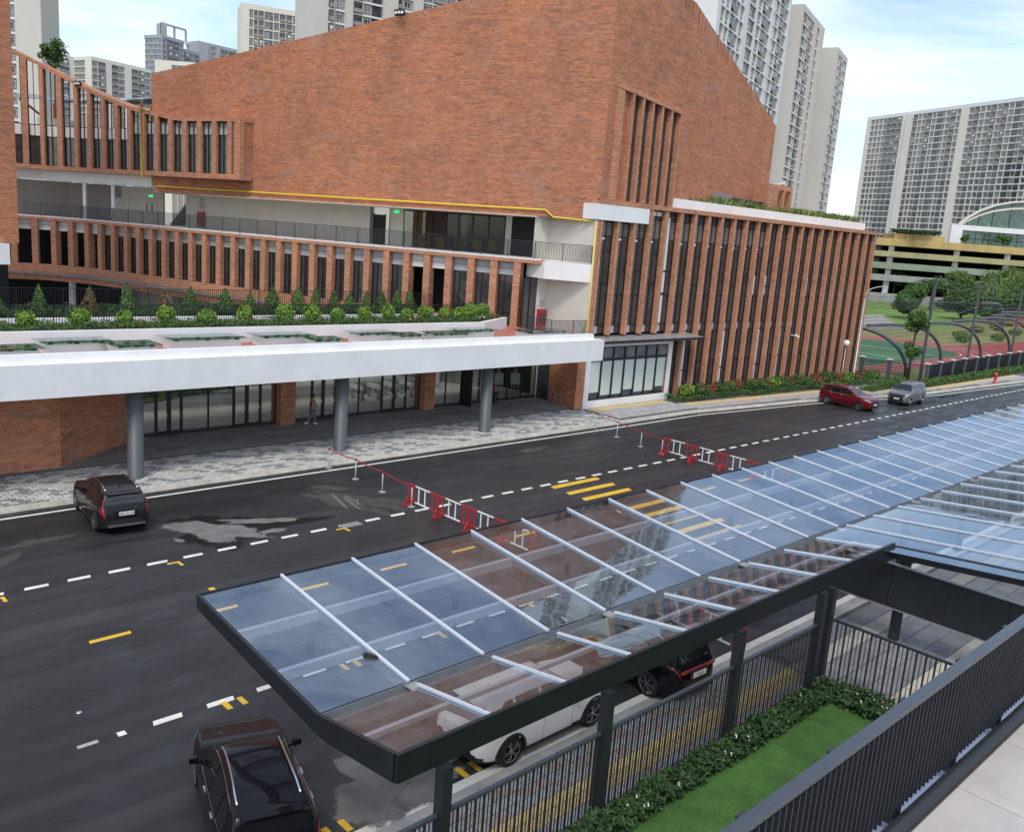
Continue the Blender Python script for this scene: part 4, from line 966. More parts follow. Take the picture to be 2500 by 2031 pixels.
for m in (MB().box(22.955, 23.045, 3.4, 10.19, 2.06, 2.115), MB().box(22.97, 23.03, 3.4, 10.19, .17, .22)): o = m.build('rail', M['charcoal_paint'], GF); o.matrix_parent_inverse = FI
# ------------------------------------------------------------------ terrace with railing in the foreground
tr = struct(MB().box(-6, 40, -12, 2.47, 6.3, 6.985).build('terrace', M['joint']))
cells = [(4.2+1.32*i, 1.85-1.2*j, 1.312, 1.192, 7.0, 0) for i in range(14) for j in range(5)]
pave(tr, 'floor_tile', cells, .03, lambda c: 'terrace_tile')
MB().box(-6, 40, 2.585, 3.0, 5.8, 6.90).build('edge_ledge', M['terrace_strip'], tr)
MB().tube([(-6,2.505,7.08),(40,2.505,7.08)], .068, 18).build('edge_pipe', M['charcoal_paint'], tr, smooth=True)
MB().box(-6, 40, 2.475, 2.58, 6.2, 7.0).build('edge_beam', M['charcoal_paint'], tr)
TR = thing('terrace_railing', 'dark louvred metal railing with flat blue grey handrail at lower right', 'railing', (8, 2.62, 7.0))
TI = Matrix.Translation((-8, -2.62, -7.0))
sl = MB().hexa([(-.006,-.055,0),(.006,-.055,0),(-.008,.055,0),(-.020,.055,0),(-.006,-.055,1.0),(.006,-.055,1.0),(-.008,.055,1.0),(-.020,.055,1.0)]).mesh('slat', M['charcoal_paint'])
for k in range(150): o = place(sl, 'slat', TR, (3.0+.0922*k, 2.62, 7.17)); o.matrix_parent_inverse = TI
o = MB().box(2.5, 17, 2.575, 2.67, 8.172, 8.225).build('handrail', M['handrail_sheen_paint'], TR); o.matrix_parent_inverse = TI
for k in range(10):
    x = 3.82+1.315*k
    o = MB().box(x-.05, x+.05, 2.68, 2.735, 7.0, 8.17).build('post', M['charcoal_paint'], TR); o.matrix_parent_inverse = TI
    o = MB().box(x-.09, x+.09, 2.60, 2.74, 7.0, 7.16).build('post_shoe', M['charcoal_paint'], TR); o.matrix_parent_inverse = TI
for z in (7.3, 7.95): o = MB().box(2.5, 17, 2.678, 2.69, z, z+.06).build('rail', M['charcoal_paint'], TR); o.matrix_parent_inverse = TI
# ------------------------------------------------------------------ foliage
def leaf(mb, p, n, s, rnd, asp=.55):
    n = n.normalized(); t = n.cross(Vector((rnd.uniform(-1,1), rnd.uniform(-1,1), rnd.uniform(-1,1)))).normalized(); b = n.cross(t)
    a = p-t*s*.5; c = p+t*s*.5; w = b*s*asp*.5; m = n*s*.12
    mb.face(a, p-w+m, c, p+w+m)
def cloud(mb, c, r, n, s, rnd, shell=.55, up=.35, lumps=0):
    c = Vector(c); r = Vector(r)
    L = [Vector((rnd.gauss(0,1), rnd.gauss(0,1), rnd.gauss(0,1))).normalized() for _ in range(lumps)]
    for _ in range(n):
        d = Vector((rnd.gauss(0,1), rnd.gauss(0,1), rnd.gauss(0,1))).normalized(); k = shell+(1-shell)*rnd.random()**.6
        if lumps: k *= .82+.25*max(0, max(d.dot(q) for q in L)-.55)/.45
        p = c+Vector((d.x*r.x, d.y*r.y, d.z*r.z))*k
        nn = d+Vector((rnd.uniform(-.7,.7), rnd.uniform(-.7,.7), up+rnd.uniform(-.5,.6)))
        leaf(mb, p, nn, s*rnd.uniform(.6, 1.3), rnd)
def ball_proto(seed, r, n, s, flat=.85):
    mb = MB(); rnd = random.Random(seed); cloud(mb, (0,0,r*flat), (r,r,r*flat), n, s, rnd, .6, .4, 14); return mb
def shrub(mesh, loc, mat_label, cat, group, sc, stem=None, name='ball_shrub'):
    t = thing(name, mat_label, cat, loc, random.uniform(0, 6), group); t.scale = sc if isinstance(sc, tuple) else (sc,)*3
    place(mesh, 'foliage', t, (0,0,.12))
    if stem: place(stem, 'stem', t)
    return t
stem_me = MB().tube([(0,0,0),(.02,.01,.4)], [.03,.02], 6).mesh('stem', M['bark'])
BALL = [ball_proto(100+i, .47, 560, .15).mesh('foliage', M['leaf_bright']) for i in range(3)]
random.seed(42)
ORD = ['first','second','third','fourth','fifth','sixth','seventh','eighth','ninth','tenth','eleventh','twelfth','thirteenth','fourteenth','fifteenth','sixteenth','seventeenth','eighteenth','nineteenth','twentieth','twenty-first','twenty-second','twenty-third','twenty-fourth']
bx = [11.9,14.25,16.3,18.35,20.5,22.6,25.0,26.7,28.4,30.2,31.9,33.4,34.9,36.4,37.7,38.5,39.3,40.2,41.2]
for i, x in enumerate(bx):
    y = 44.35 if x < 37.5 else 44.35+(x-37.5)*.52
    shrub(BALL[i % 3], (x, y+random.uniform(-.1,.1), 6.1), '%s clipped lime green ball shrub from the left in the porch roof planter' % ORD[i], 'shrub', 'lime green ball shrubs on the porch roof', (random.uniform(.85,1.25), random.uniform(.85,1.25), random.uniform(.85,1.25)), stem_me)
def cone_proto(seed, h, r, n, s):
    mb = MB(); rnd = random.Random(seed)
    for _ in range(n):
        t = rnd.random()**1.4; a = rnd.uniform(0, 6.28); rr = r*(1-t)**.8*(.6+.45*rnd.random())
        d = Vector((math.cos(a), math.sin(a), .5)); leaf(mb, Vector((rr*math.cos(a), rr*math.sin(a), .1+h*t)), d+Vector((rnd.uniform(-.6,.6), rnd.uniform(-.6,.6), rnd.uniform(-.3,.8))), s*rnd.uniform(.6,1.3), rnd)
    return mb
CONE = [cone_proto(200+i, 1.55, .66, 1000, .15).mesh('foliage', M[m]) for i, m in enumerate(('leaf_tree','leaf_mid','leaf_bronze','leaf_tree'))]
cxs = [12.2,14.4,16.9,18.9,20.9,22.6,24.6,26.3,27.9,29.5,30.9,32.2,33.6,34.9,36.1,37.3,38.4]
for i, x in enumerate(cxs):
    shrub(CONE[2 if i in (2, 4) else (0, 1, 3)[(i*2) % 3]], (x, 50.9+random.uniform(-.2,.2), 5.85), '%s pointed cone shrub from the left in the rear roof planter' % ORD[i], 'shrub', 'cone shrubs in the rear roof planter', (random.uniform(.75,1.1),)*2+(random.uniform(.72,1.05),), stem_me, 'cone_shrub')
def hedge(name, label, regions, n, s, mat, seed, cat='hedge', flowers=0):
    """low ground cover nobody could count: regions are (x0,x1,y0,y1,z0,z1)"""
    mb = MB(); rnd = random.Random(seed)
    A = [(r[1]-r[0])*(r[3]-r[2]) for r in regions]
    for r, ar in zip(regions, A):
        for _ in range(int(n*ar/sum(A))):
            x = rnd.uniform(r[0], r[1]); y = rnd.uniform(r[2], r[3])
            hmax = r[5]+.09*math.sin(x*3.1+seed)+.07*math.sin(x*7.3+y*2)
            z = r[4]+(hmax-r[4])*(rnd.random()**.45)
            leaf(mb, Vector((x,y,z)), Vector((rnd.uniform(-.8,.8), rnd.uniform(-1,.5), rnd.uniform(.2,1))), s*rnd.uniform(.6,1.4), rnd)
    mats = [M[mat]]
    if flowers:
        mats += [M['petal_red'], M['petal_orange'], M['petal_white']]
        for _ in range(flowers):
            r = rnd.choice(regions); wh = mat == 'leaf_dark'; mb.mi(3 if wh else rnd.choice((1,2,3))); fs = s*(.3 if wh else .75); p = Vector((rnd.uniform(r[0],r[1]), rnd.uniform(r[2],r[3]), r[5]+.02))
            for _ in range(4): leaf(mb, p+Vector((rnd.uniform(-.03,.03),)*3), Vector((rnd.uniform(-1,1), rnd.uniform(-1,0), 1)), fs, rnd, .9)
    return tag(stuff(mb.build(name, mats)), label, cat)
hedge('ground_cover', 'low dark flowering ground cover along the front of the porch roof planter', [(5,37.5,42.95,44.9,6.0,6.42),(37.5,39.2,43.4,45.4,6.0,6.4),(39.2,41.3,44.4,45.8,6.0,6.4)], 15000, .13, 'leaf_mid', 1, 'ground cover', 34)
hedge('ground_cover', 'dark leafy ground cover below the cone shrubs in the rear roof planter', [(5,39.2,49.3,52.2,5.8,6.35)], 12000, .14, 'leaf_dark', 2, 'ground cover')
hedge('low_hedge', 'clipped low hedge edging the bed in front of the brick fin facade', [(55.9,65,39.35,40.0,.1,.5),(65,75,38.55,39.2,.1,.5),(75,79,37.1,38.0,.1,.45),(79,88,34.9,36.2,.1,.42)], 9000, .12, 'leaf_mid', 3)
hedge('ground_cover', 'loose grey green planting behind the low hedge by the brick fins', [(56,65,40,40.95,.1,.5),(65,75,39.3,40.95,.1,.5),(75,88,37.8,40.9,.1,.6),(84,90,35.6,37.6,.1,.5)], 14000, .15, 'leaf_tree', 4, 'ground cover')
hedge('low_hedge', 'long trimmed green hedge below the dark panel fence by the far pavement', [(88.5,100,33.8,34.75,.1,.75),(100,150,33.65,34.75,.1,.75)], 12000, .2, 'leaf_tree', 5)
hedge('garden_hedge', 'glossy dark leaved hedge with small white flowers inside the garden fence', [(6,22.6,9.55,10.2,.1,.46),(22.1,22.85,6.2,9.6,.1,.48)], 14000, .13, 'leaf_dark', 6, 'hedge', 40)
hedge('courtyard_hedge', 'trimmed courtyard hedge seen through the glass entrance doors', [(14,20.5,53.0,53.6,.3,.75),(20.5,27,54.3,55.0,.3,.75),(27,31,56,57.0,.3,.75)], 5000, .14, 'leaf_mid', 8)
# grasses on the roof terrace
mb = MB(); rnd = random.Random(77)
for _ in range(5200):
    x = rnd.uniform(56.4, 88.3); y = rnd.uniform(42.8, 45.2); h = rnd.uniform(.5, 1.15)*(1 if x > 62 else .75); a = rnd.uniform(0, 6.28); w = .035; dx, dy = math.cos(a)*w, math.sin(a)*w; lx, ly = rnd.uniform(-.5,.5), rnd.uniform(-.45,.3)
    mb.face((x-dx,y-dy,15.0), (x+dx,y+dy,15.0), (x+dx*.7+lx*.4,y+dy*.7+ly*.4,15+h*.75), (x+lx,y+ly,15+h*.95))
tag(stuff(mb.build('roof_grass', M['blade_grass'])), 'tall green grass growing along the white parapet of the school roof', 'grass')
# mixed ball shrubs in front of the brick fins
RB = {m: [ball_proto(300+i, .5, 420, .13, .75).mesh('foliage', M[m]) for i in range(2)] for m in ('leaf_mid','leaf_red','leaf_tree','leaf_bright')}
random.seed(17); cnt = {}
xs = [57.9,59.6,61.2,62.6,64.0,65.2,66.5,67.6,68.9,70.2,71.4,72.7,73.9,75.2,76.4,77.7,79.0,80.2,81.5,82.7,84.0,85.2,86.3]
for i, x in enumerate(xs):
    m = ('leaf_bright','leaf_mid','leaf_red','leaf_mid','leaf_tree','leaf_red','leaf_mid','leaf_mid','leaf_red')[i % 9]
    y = 40.15 if x < 66 else 39.9-(x-66)*.07; col = {'leaf_mid':'green','leaf_tree':'olive green','leaf_red':'rust red','leaf_bright':'yellow green'}[m]
    lab = '%s ball shrub, %s from the left along the foot of the brick fins' % (col, ORD[i] if i < len(ORD) else 'last')
    shrub(RB[m][i % 2], (x, y+random.uniform(-.25,.25), .15), lab, 'shrub', 'ball shrubs below the brick fins', random.uniform(1.15,1.5), stem_me)
# trees
def tree(name, label, loc, h, trunk_h, crown, mat, seed, leafs=3500, s=.35, clumps=16, r0=.16, group=None, lean=(0,0), cat='tree'):
    rnd = random.Random(seed); t = thing(name, label, cat, loc, 0, group)
    tb = MB(); top = Vector((lean[0], lean[1], trunk_h)); mid = Vector((lean[0]*.3+rnd.uniform(-.1,.1), lean[1]*.3, trunk_h*.5))
    tb.tube([(0,0,-.1),mid,top,top+Vector((0,0,(h-trunk_h)*.55))], [r0,r0*.8,r0*.6,r0*.2], 8)
    cb = MB(); cx, cz = crown; C = []
    for i in range(clumps):
        d = Vector((rnd.gauss(0,1), rnd.gauss(0,1), rnd.gauss(0,.9))).normalized()*(rnd.random()**.4)
        p = top+Vector((0,0,(h-trunk_h)*.5))+Vector((d.x*cx*.72, d.y*cx*.72, d.z*cz*.72)); C.append(p)
        tb.tube([top+Vector((0,0,(h-trunk_h)*.15*rnd.random())), top.lerp(p,.55)+Vector((0,0,.1)), p], [r0*.4,r0*.25,r0*.1], 5)
        rr = cx*rnd.uniform(.32,.52); cloud(cb, p, (rr,rr,rr*.72), leafs//clumps, s, rnd, .35, .5)
    tb.build('trunk', M['bark'], t, smooth=True); cb.build('crown', M[mat], t)
    return t
p = cv(51.6, 3.2)
tree('roof_tree', 'slim leafy tree growing above the sloping brick fins at upper left', (p.x, p.y, 19.0), 8.2, 4.6, (1.5,1.9), 'leaf_tree', 5, 900, .38, 16, .14, lean=(.1,.2))
tree('street_tree', 'slim two tiered tree by the picket fence in front of the running track', (93.3,37.7,0), 7.7, 4.7, (1.6,1.5), 'leaf_tree', 7, 2400, .26, 15, .17, lean=(.15,0))
tt = [o for o in COL.objects if o.name.startswith('street_tree')][0]
rnd = random.Random(9); cb = MB()
for i in range(7): cloud(cb, (rnd.uniform(-.4,.7), rnd.uniform(-.5,.5), 3.1+rnd.uniform(-.7,.8)), (.55,.55,.5), 160, .24, rnd, .4, .5)
cb.build('crown', M['leaf_tree'], tt)
TL = [('broad_tree','big rounded dense tree left of the lawn beyond the running track',(192.5,79.5,0),8.2,.6,(4.3,4.0),'leaf_tree',11,14000,.5),
('broad_tree','wide dark tree in the middle of the lawn beyond the arched pergola',(211.5,76,0),9.0,.6,(4.7,4.6),'leaf_mid',12,14000,.5),
('broad_tree','pale green spreading tree right of the dark tree behind the track',(244,81,0),9.6,3.2,(5.6,3.0),'leaf_tree_pale',13,11000,.55),
('broad_tree','tall pale feathery tree near the right edge in front of the car park',(258,81.5,0),11.6,5.8,(8.0,2.8),'leaf_tree_pale',14,12000,.6),
('broad_tree','dense dark tree at the right edge behind the steel pergola',(211,64,0),8.6,.8,(5.2,4.0),'leaf_mid',15,13000,.5),
('broad_tree','bushy mid green tree right of centre behind the tall poles',(213,70.3,0),6.6,.6,(4.4,3.2),'leaf_tree',16,10000,.5),
('broad_tree','yellow green bushy tree between the dark trees at right',(224,73,0),9.0,1.0,(5.0,4.2),'leaf_tree_pale',23,11000,.5),
('young_tree','thin umbrella tree before the car park, left of the lawn',(262,114,0),9.6,5.2,(3.9,2.2),'leaf_tree',17,3600,.5),
('young_tree','flat topped tree behind the round tree near the car park',(238,93.5,0),8.2,4.6,(4.2,1.9),'leaf_tree',18,4500,.5),
('young_tree','small pale umbrella tree before the car park corner',(249,91,0),10.2,7.2,(4.2,1.2),'leaf_tree_pale',19,3400,.5),
('young_tree','leafy tree close to the end of the brick fins beyond the track',(206,97.5,0),6.5,1.5,(2.6,2.6),'leaf_tree',20,3400,.45),
('broad_tree','green tree filling the gap behind the fence at the far right',(236,72,0),9.4,1.2,(5.6,4.2),'leaf_tree',22,10000,.5)]
for a in TL: tree(a[0], a[1], a[2], a[3], a[4], a[5], a[6], a[7], a[8], a[9], 20, .35, 'trees around the sports ground')
random.seed(71)
for i, (x, y) in enumerate(((150,53),(157,56),(163,52),(176,60),(181,55),(189,61))):
    t = thing('low_bush', '%s low bush from the left on the rough grass behind the arched pergola' % ORD[i], 'bush', (x, y, 0), 0, 'bushes behind the pergola'); place(RB['leaf_tree'][i % 2], 'foliage', t); t.scale = (2.6, 2.6, 1.8)
t = thing('low_bush', 'dark clipped hedge mound on the lawn below the car park', 'bush', (262,99,0)); place(RB['leaf_mid'][0], 'foliage', t); t.scale = (14,5,3)
# courtyard: small tree tops behind the left planters stay outside the photograph
# ------------------------------------------------------------------ sports ground
struct(MB().prism([(88.8,34.75),(320,34.75),(320,330),(88.8,330)], -.05, -.02).build('sports_ground', M['lawn_rough']))
lw = struct(MB().prism([(165,63),(330,98),(330,150),(270,124),(181,86),(160,76)], -.019, .02).build('lawn', M['lawn_far']))
def oval(x0, x1, y0, r, n=26):      # stadium with straight sides along x
    P = [];
    for k in range(n+1): a = -math.pi/2+math.pi*k/n; P.append((x1+r*math.cos(a), y0+r*math.sin(a)))
    for k in range(n+1): a = math.pi/2+math.pi*k/n; P.append((x0+r*math.cos(a), y0+r*math.sin(a)))
    return P
OC = (92.0, 128.0, 55.0)
tk = struct(MB().prism(oval(OC[0], OC[1], OC[2], 13.8), -.018, .01).build('running_track', M['track_red']))
MB().prism([(128,41.3),(190,44.5),(190,48),(128,52)], -.0175, .008).build('track_spur', M['track_red'], tk)
fi = struct(MB().prism(oval(OC[0], OC[1]-4, OC[2], 10.2), .011, .02).build('sports_field', M['pitch_green']))
for j, r in enumerate((10.35, 11.5, 12.65, 13.65)):
    A = oval(OC[0], OC[1]-3+j*.8, OC[2], r-.05, 40); B = oval(OC[0], OC[1]-3+j*.8, OC[2], r+.05, 40); m = MB()
    for k in range(len(A)): l = (k+1) % len(A); m.face((*A[k],.016), (*B[k],.016), (*B[l],.016), (*A[l],.016))
    m.build('lane_line', M['mark_white'], tk)
for x in (102, 112, 122): MB().box(x-.06, x+.06, 46, 64, .021, .026).build('field_line', M['mark_white'], fi)
sp = thing('grandstand_steps', 'low grey concrete seating steps beside the sports field', 'steps', (150, 70, 0))
for k in range(4): MB().box(-14, 12, k*1.1-2, k*1.1+1.1-2, 0, .5+.5*k).build('step', M['concrete'], sp)
# arched pergola: tubular ribs with purlins
pg = thing('arched_pergola', 'curved dark steel pergola ribs with thin purlins over the running track', 'pergola', (118, 43, 0))
PI_ = Matrix.Translation((-118, -43, 0))
feet = [(95.6,38.9),(113.6,42.3),(126.6,42.2),(140.2,43.0),(154,44.5),(167,47),(180,50)]
ribs = []
for i, (fx, fy) in enumerate(feet):
    Pp = []
    for k in range(13):
        a = math.pi/2*k/12; Pp.append(Vector((fx-(9.5 if i else 2.5)*(1-math.cos(a))*.95, fy+(1.4 if i else 5.5)*(1-math.cos(a)), 4.7*math.sin(a)**.92)))
    if i: Pp += [Pp[-1]+Vector((-2.5,.6,.05)), Pp[-1]+Vector((-6,1.5,-.1))]
    ribs.append(Pp); o = MB().tube(Pp, .2, 8).build('rib', M['column_grey'], pg, smooth=True); o.matrix_parent_inverse = PI_
pu = MB()
for a, b in zip(ribs, ribs[1:]):
    for k in range(2, min(len(a), len(b))):
        pu.bar(a[k], b[k], .045, .04)
o = pu.build('purlins', M['column_grey'], pg); o.matrix_parent_inverse = PI_
# second, straight pergola behind
pg2 = thing('long_pergola', 'straight steel pergola beam ending in a curved leg behind the track', 'pergola', (160, 66, 0))
for k in range(6): MB().bar((-55+0, 8-.9*k*.4, 6.6-.35*k), (32, -14-.9*k*.4, 5.4-.35*k), .09, .07).build('purlin', M['column_grey'], pg2)
P = [Vector((22+4*math.sin(math.pi/2*k/10), -6.5-.6*k/10, 5.4*math.cos(math.pi/2*k/10)**.8)) for k in range(11)]; MB().tube([Vector((10,-8,5.6))]+P, .28, 8).build('leg', M['column_grey'], pg2, smooth=True)
P = [Vector((x, -14+(x-32)*-.16, 5.2-((x-32)/60)**2*2.4)) for x in range(32, 80, 6)]
MB().tube(P, .3, 8).build('beam', M['column_grey'], pg2, smooth=True); MB().tube([p+Vector((1,-2.2,-.9)) for p in P], .3, 8).build('beam', M['column_grey'], pg2, smooth=True)
m = MB()
for i in range(len(P)-1):
    for u in (0, .5): a = P[i].lerp(P[i+1], u); m.bar(a, a+Vector((1,-2.2,-.9)), .1)
m.build('rungs', M['column_grey'], pg2)
# net poles
for lab, x, y, h in (('tall slim dark pole beside the slim tree at the picket fence',93.6,36.6,10.2),('tall dark pole right of the arched ribs near the middle trees',122.7,42.4,9.9),('far dark pole between the pale trees behind the pergola',212,70.5,10.5),('dark pole at the right edge beyond the panel fence',144.1,43.9,9.2)):
    t = thing('net_pole', lab, 'pole', (x, y, 0), 0, 'net poles of the sports ground'); MB().box(-.12,.12,-.12,.12,0,h).build('shaft', M['column_grey'], t); MB().box(-.2,.2,-.2,.2,h,h+.06).build('cap', M['column_grey'], t)
for i, (z, d) in enumerate(((9.6,0), (8.3,.1), (7.0,.2))):
    tag(MB().tube([(93.6,36.6,z-.2*i),(108,39.2,z-.5),(122.7,42.4,z-.1),(133,43,z-.5),(144.1,43.9,z-.6)], .012, 4).build('cable', M['galv']), '%s thin steel cable strung between the net poles' % ('top','middle','lowest')[i].replace('top','topmost'), 'cable', 'cables between the net poles')
# terracotta hut and wall fragments at the right
tag(MB().prism([(208,60),(222,62),(222,66),(208,64)], 0, 4.6).prism([(207.8,59.8),(222.2,61.8),(222.2,66.2),(207.8,64.2)], 4.6, 4.8).build('garden_hut', M['terracotta']), 'small terracotta walled hut behind the pergola at the right edge', 'hut')
tag(MB().prism([(172,47.6),(178,48.2),(178,49),(172,48.4)], 0, 2.6).prism([(171.9,47.5),(178.1,48.1),(178.1,49.1),(171.9,48.5)], 2.6, 2.72).build('garden_wall', M['terracotta']), 'short terracotta wall piece below the pergola ribs at far right', 'wall')
# ------------------------------------------------------------------ fences along the sports ground
PF = thing('panel_fence', 'dark grey solid panel fence with pale capped posts along the far pavement', 'fence', (90, 35, 0))
QI = Matrix.Translation((-90, -35, 0))
ex = [(90.78,34.9)]+[(90.78+3.65*k, 34.9+.78*(1-math.exp(-k/3.4))) for k in range(1, 16)]
for i, (x, y) in enumerate(ex):
    o = MB().box(x-.16, x+.16, y-.16, y+.16, .1, 2.15).build('post', M['column_grey'], PF); o.matrix_parent_inverse = QI
    o2 = MB().box(x-.23, x+.23, y-.23, y+.23, 2.152, 2.24).build('post_cap', M['white_render'], PF); o2.matrix_parent_inverse = QI
    if i < len(ex)-1:
        a, b = ex[i], ex[i+1]; m = MB().beam((a[0]+.17,a[1]), (b[0]-.17,b[1]), .06, .25, 2.05)
        o = m.build('panel', M['charcoal_paint'], PF); o.matrix_parent_inverse = QI
        r = MB(); n = 22
        for k in range(n): q = Vector(a).lerp(Vector(b), (k+.8)/(n+.6)); r.box(q.x-.02, q.x+.02, q.y-.055, q.y-.031, .28, 2.02)
        o3 = r.build('ribs', M['charcoal_paint'], o)
KF = thing('picket_fence', 'see-through dark picket fence between the brick fins and the panel fence', 'fence', (89, 38, 0))
JI = Matrix.Translation((-89, -38, 0))
pk = MB().box(-.018,.018,-.018,.018,.15,2.0).mesh('picket', M['charcoal_paint'])
A, B = Vector((88.2,38.7)), Vector((90.6,35.15)); C0 = Vector((88.2,38.7))
segs = [(Vector((88.5,40.6)), Vector((89.5,38.2))), (Vector((89.5,38.2)), Vector((90.7,35.1)))]
for a, b in segs:
    d = b-a; L = d.length; n = int(L/.12)
    for k in range(n): q = a+d*(k+.5)/n; o = place(pk, 'picket', KF, (q.x, q.y, 0)); o.matrix_parent_inverse = JI
    for z in (1.92, .2): o = MB().beam(a, b, .05, z, z+.06).build('rail', M['charcoal_paint'], KF); o.matrix_parent_inverse = JI
for q in (segs[0][0], segs[0][1]):
    o = MB().box(q.x-.17,q.x+.17,q.y-.17,q.y+.17,.1,2.15).build('post', M['column_grey'], KF); o.matrix_parent_inverse = JI
    o = MB().box(q.x-.23,q.x+.23,q.y-.23,q.y+.23,2.152,2.24).build('post_cap', M['white_render'], KF); o.matrix_parent_inverse = JI
# ------------------------------------------------------------------ cars
def interp(T, x):
    if x <= T[0][0]: return T[0][1]
    for i, ((a, b), (c, d)) in enumerate(zip(T, T[1:])):
        if x <= c:
            t = (x-a)/(c-a)
            m0 = (d-T[i-1][1])/(c-T[i-1][0]) if i > 0 else (d-b)/(c-a)
            m1 = (T[i+2][1]-b)/(T[i+2][0]-a) if i+2 < len(T) else (d-b)/(c-a)
            s = (d-b)/(c-a)
            if s == 0: return b
            m0 = max(-3*abs(s), min(3*abs(s), m0)) if m0*s > 0 else 0; m1 = max(-3*abs(s), min(3*abs(s), m1)) if m1*s > 0 else 0
            h = c-a; return (2*t**3-3*t*t+1)*b+(t**3-2*t*t+t)*h*m0+(-2*t**3+3*t*t)*d+(t**3-t*t)*h*m1
    return T[-1][1]
SUV = dict(L=4.70, top=[(0,.60),(.03,.78),(.12,.93),(.30,1.0),(.9,1.075),(1.28,1.13),(1.85,1.50),(2.1,1.60),(2.7,1.655),(3.5,1.645),(4.1,1.585),(4.32,1.54),(4.52,1.18),(4.60,1.02),(4.66,.86),(4.70,.62)],
  belt=[(0,.55),(.12,.86),(.4,.93),(1.2,1.0),(3.0,1.04),(4.3,1.10),(4.55,1.02),(4.66,.80),(4.70,.58)],
  wid=[(0,.48),(.04,.60),(.14,.735),(.32,.84),(.62,.915),(1.1,.94),(3.6,.945),(4.1,.92),(4.4,.87),(4.58,.79),(4.66,.70),(4.70,.56)],
  bot=[(0,.36),(.08,.26),(.5,.22),(4.2,.22),(4.6,.30),(4.70,.40)], fw=.87, rw=3.74, wr=.365,
  ws=(1.32,1.84), sides=((1.80,2.66),(2.74,3.52),(3.60,4.12)), rg=(4.345,4.525), rails=(2.05,4.05))
MPV = dict(SUV); MPV.update(L=4.73, top=[(0,.62),(.03,.82),(.12,.97),(.3,1.05),(.8,1.13),(1.05,1.18),(1.75,1.66),(2.0,1.745),(2.7,1.79),(3.6,1.785),(4.3,1.74),(4.5,1.68),(4.62,1.25),(4.67,1.05),(4.70,.88),(4.73,.62)],
  belt=[(0,.55),(.12,.90),(.4,.98),(1.2,1.05),(3.0,1.07),(4.4,1.12),(4.62,1.0),(4.7,.8),(4.73,.58)], ws=(1.1,1.74), sides=((1.6,2.55),(2.62,3.5),(3.57,4.36)), rg=(4.515,4.63), rails=None, wr=.34,
  wid=[(0,.60),(.05,.72),(.2,.82),(.5,.88),(1.1,.905),(3.9,.905),(4.4,.88),(4.62,.82),(4.69,.75),(4.73,.6)], rw=3.66, fw=.9)
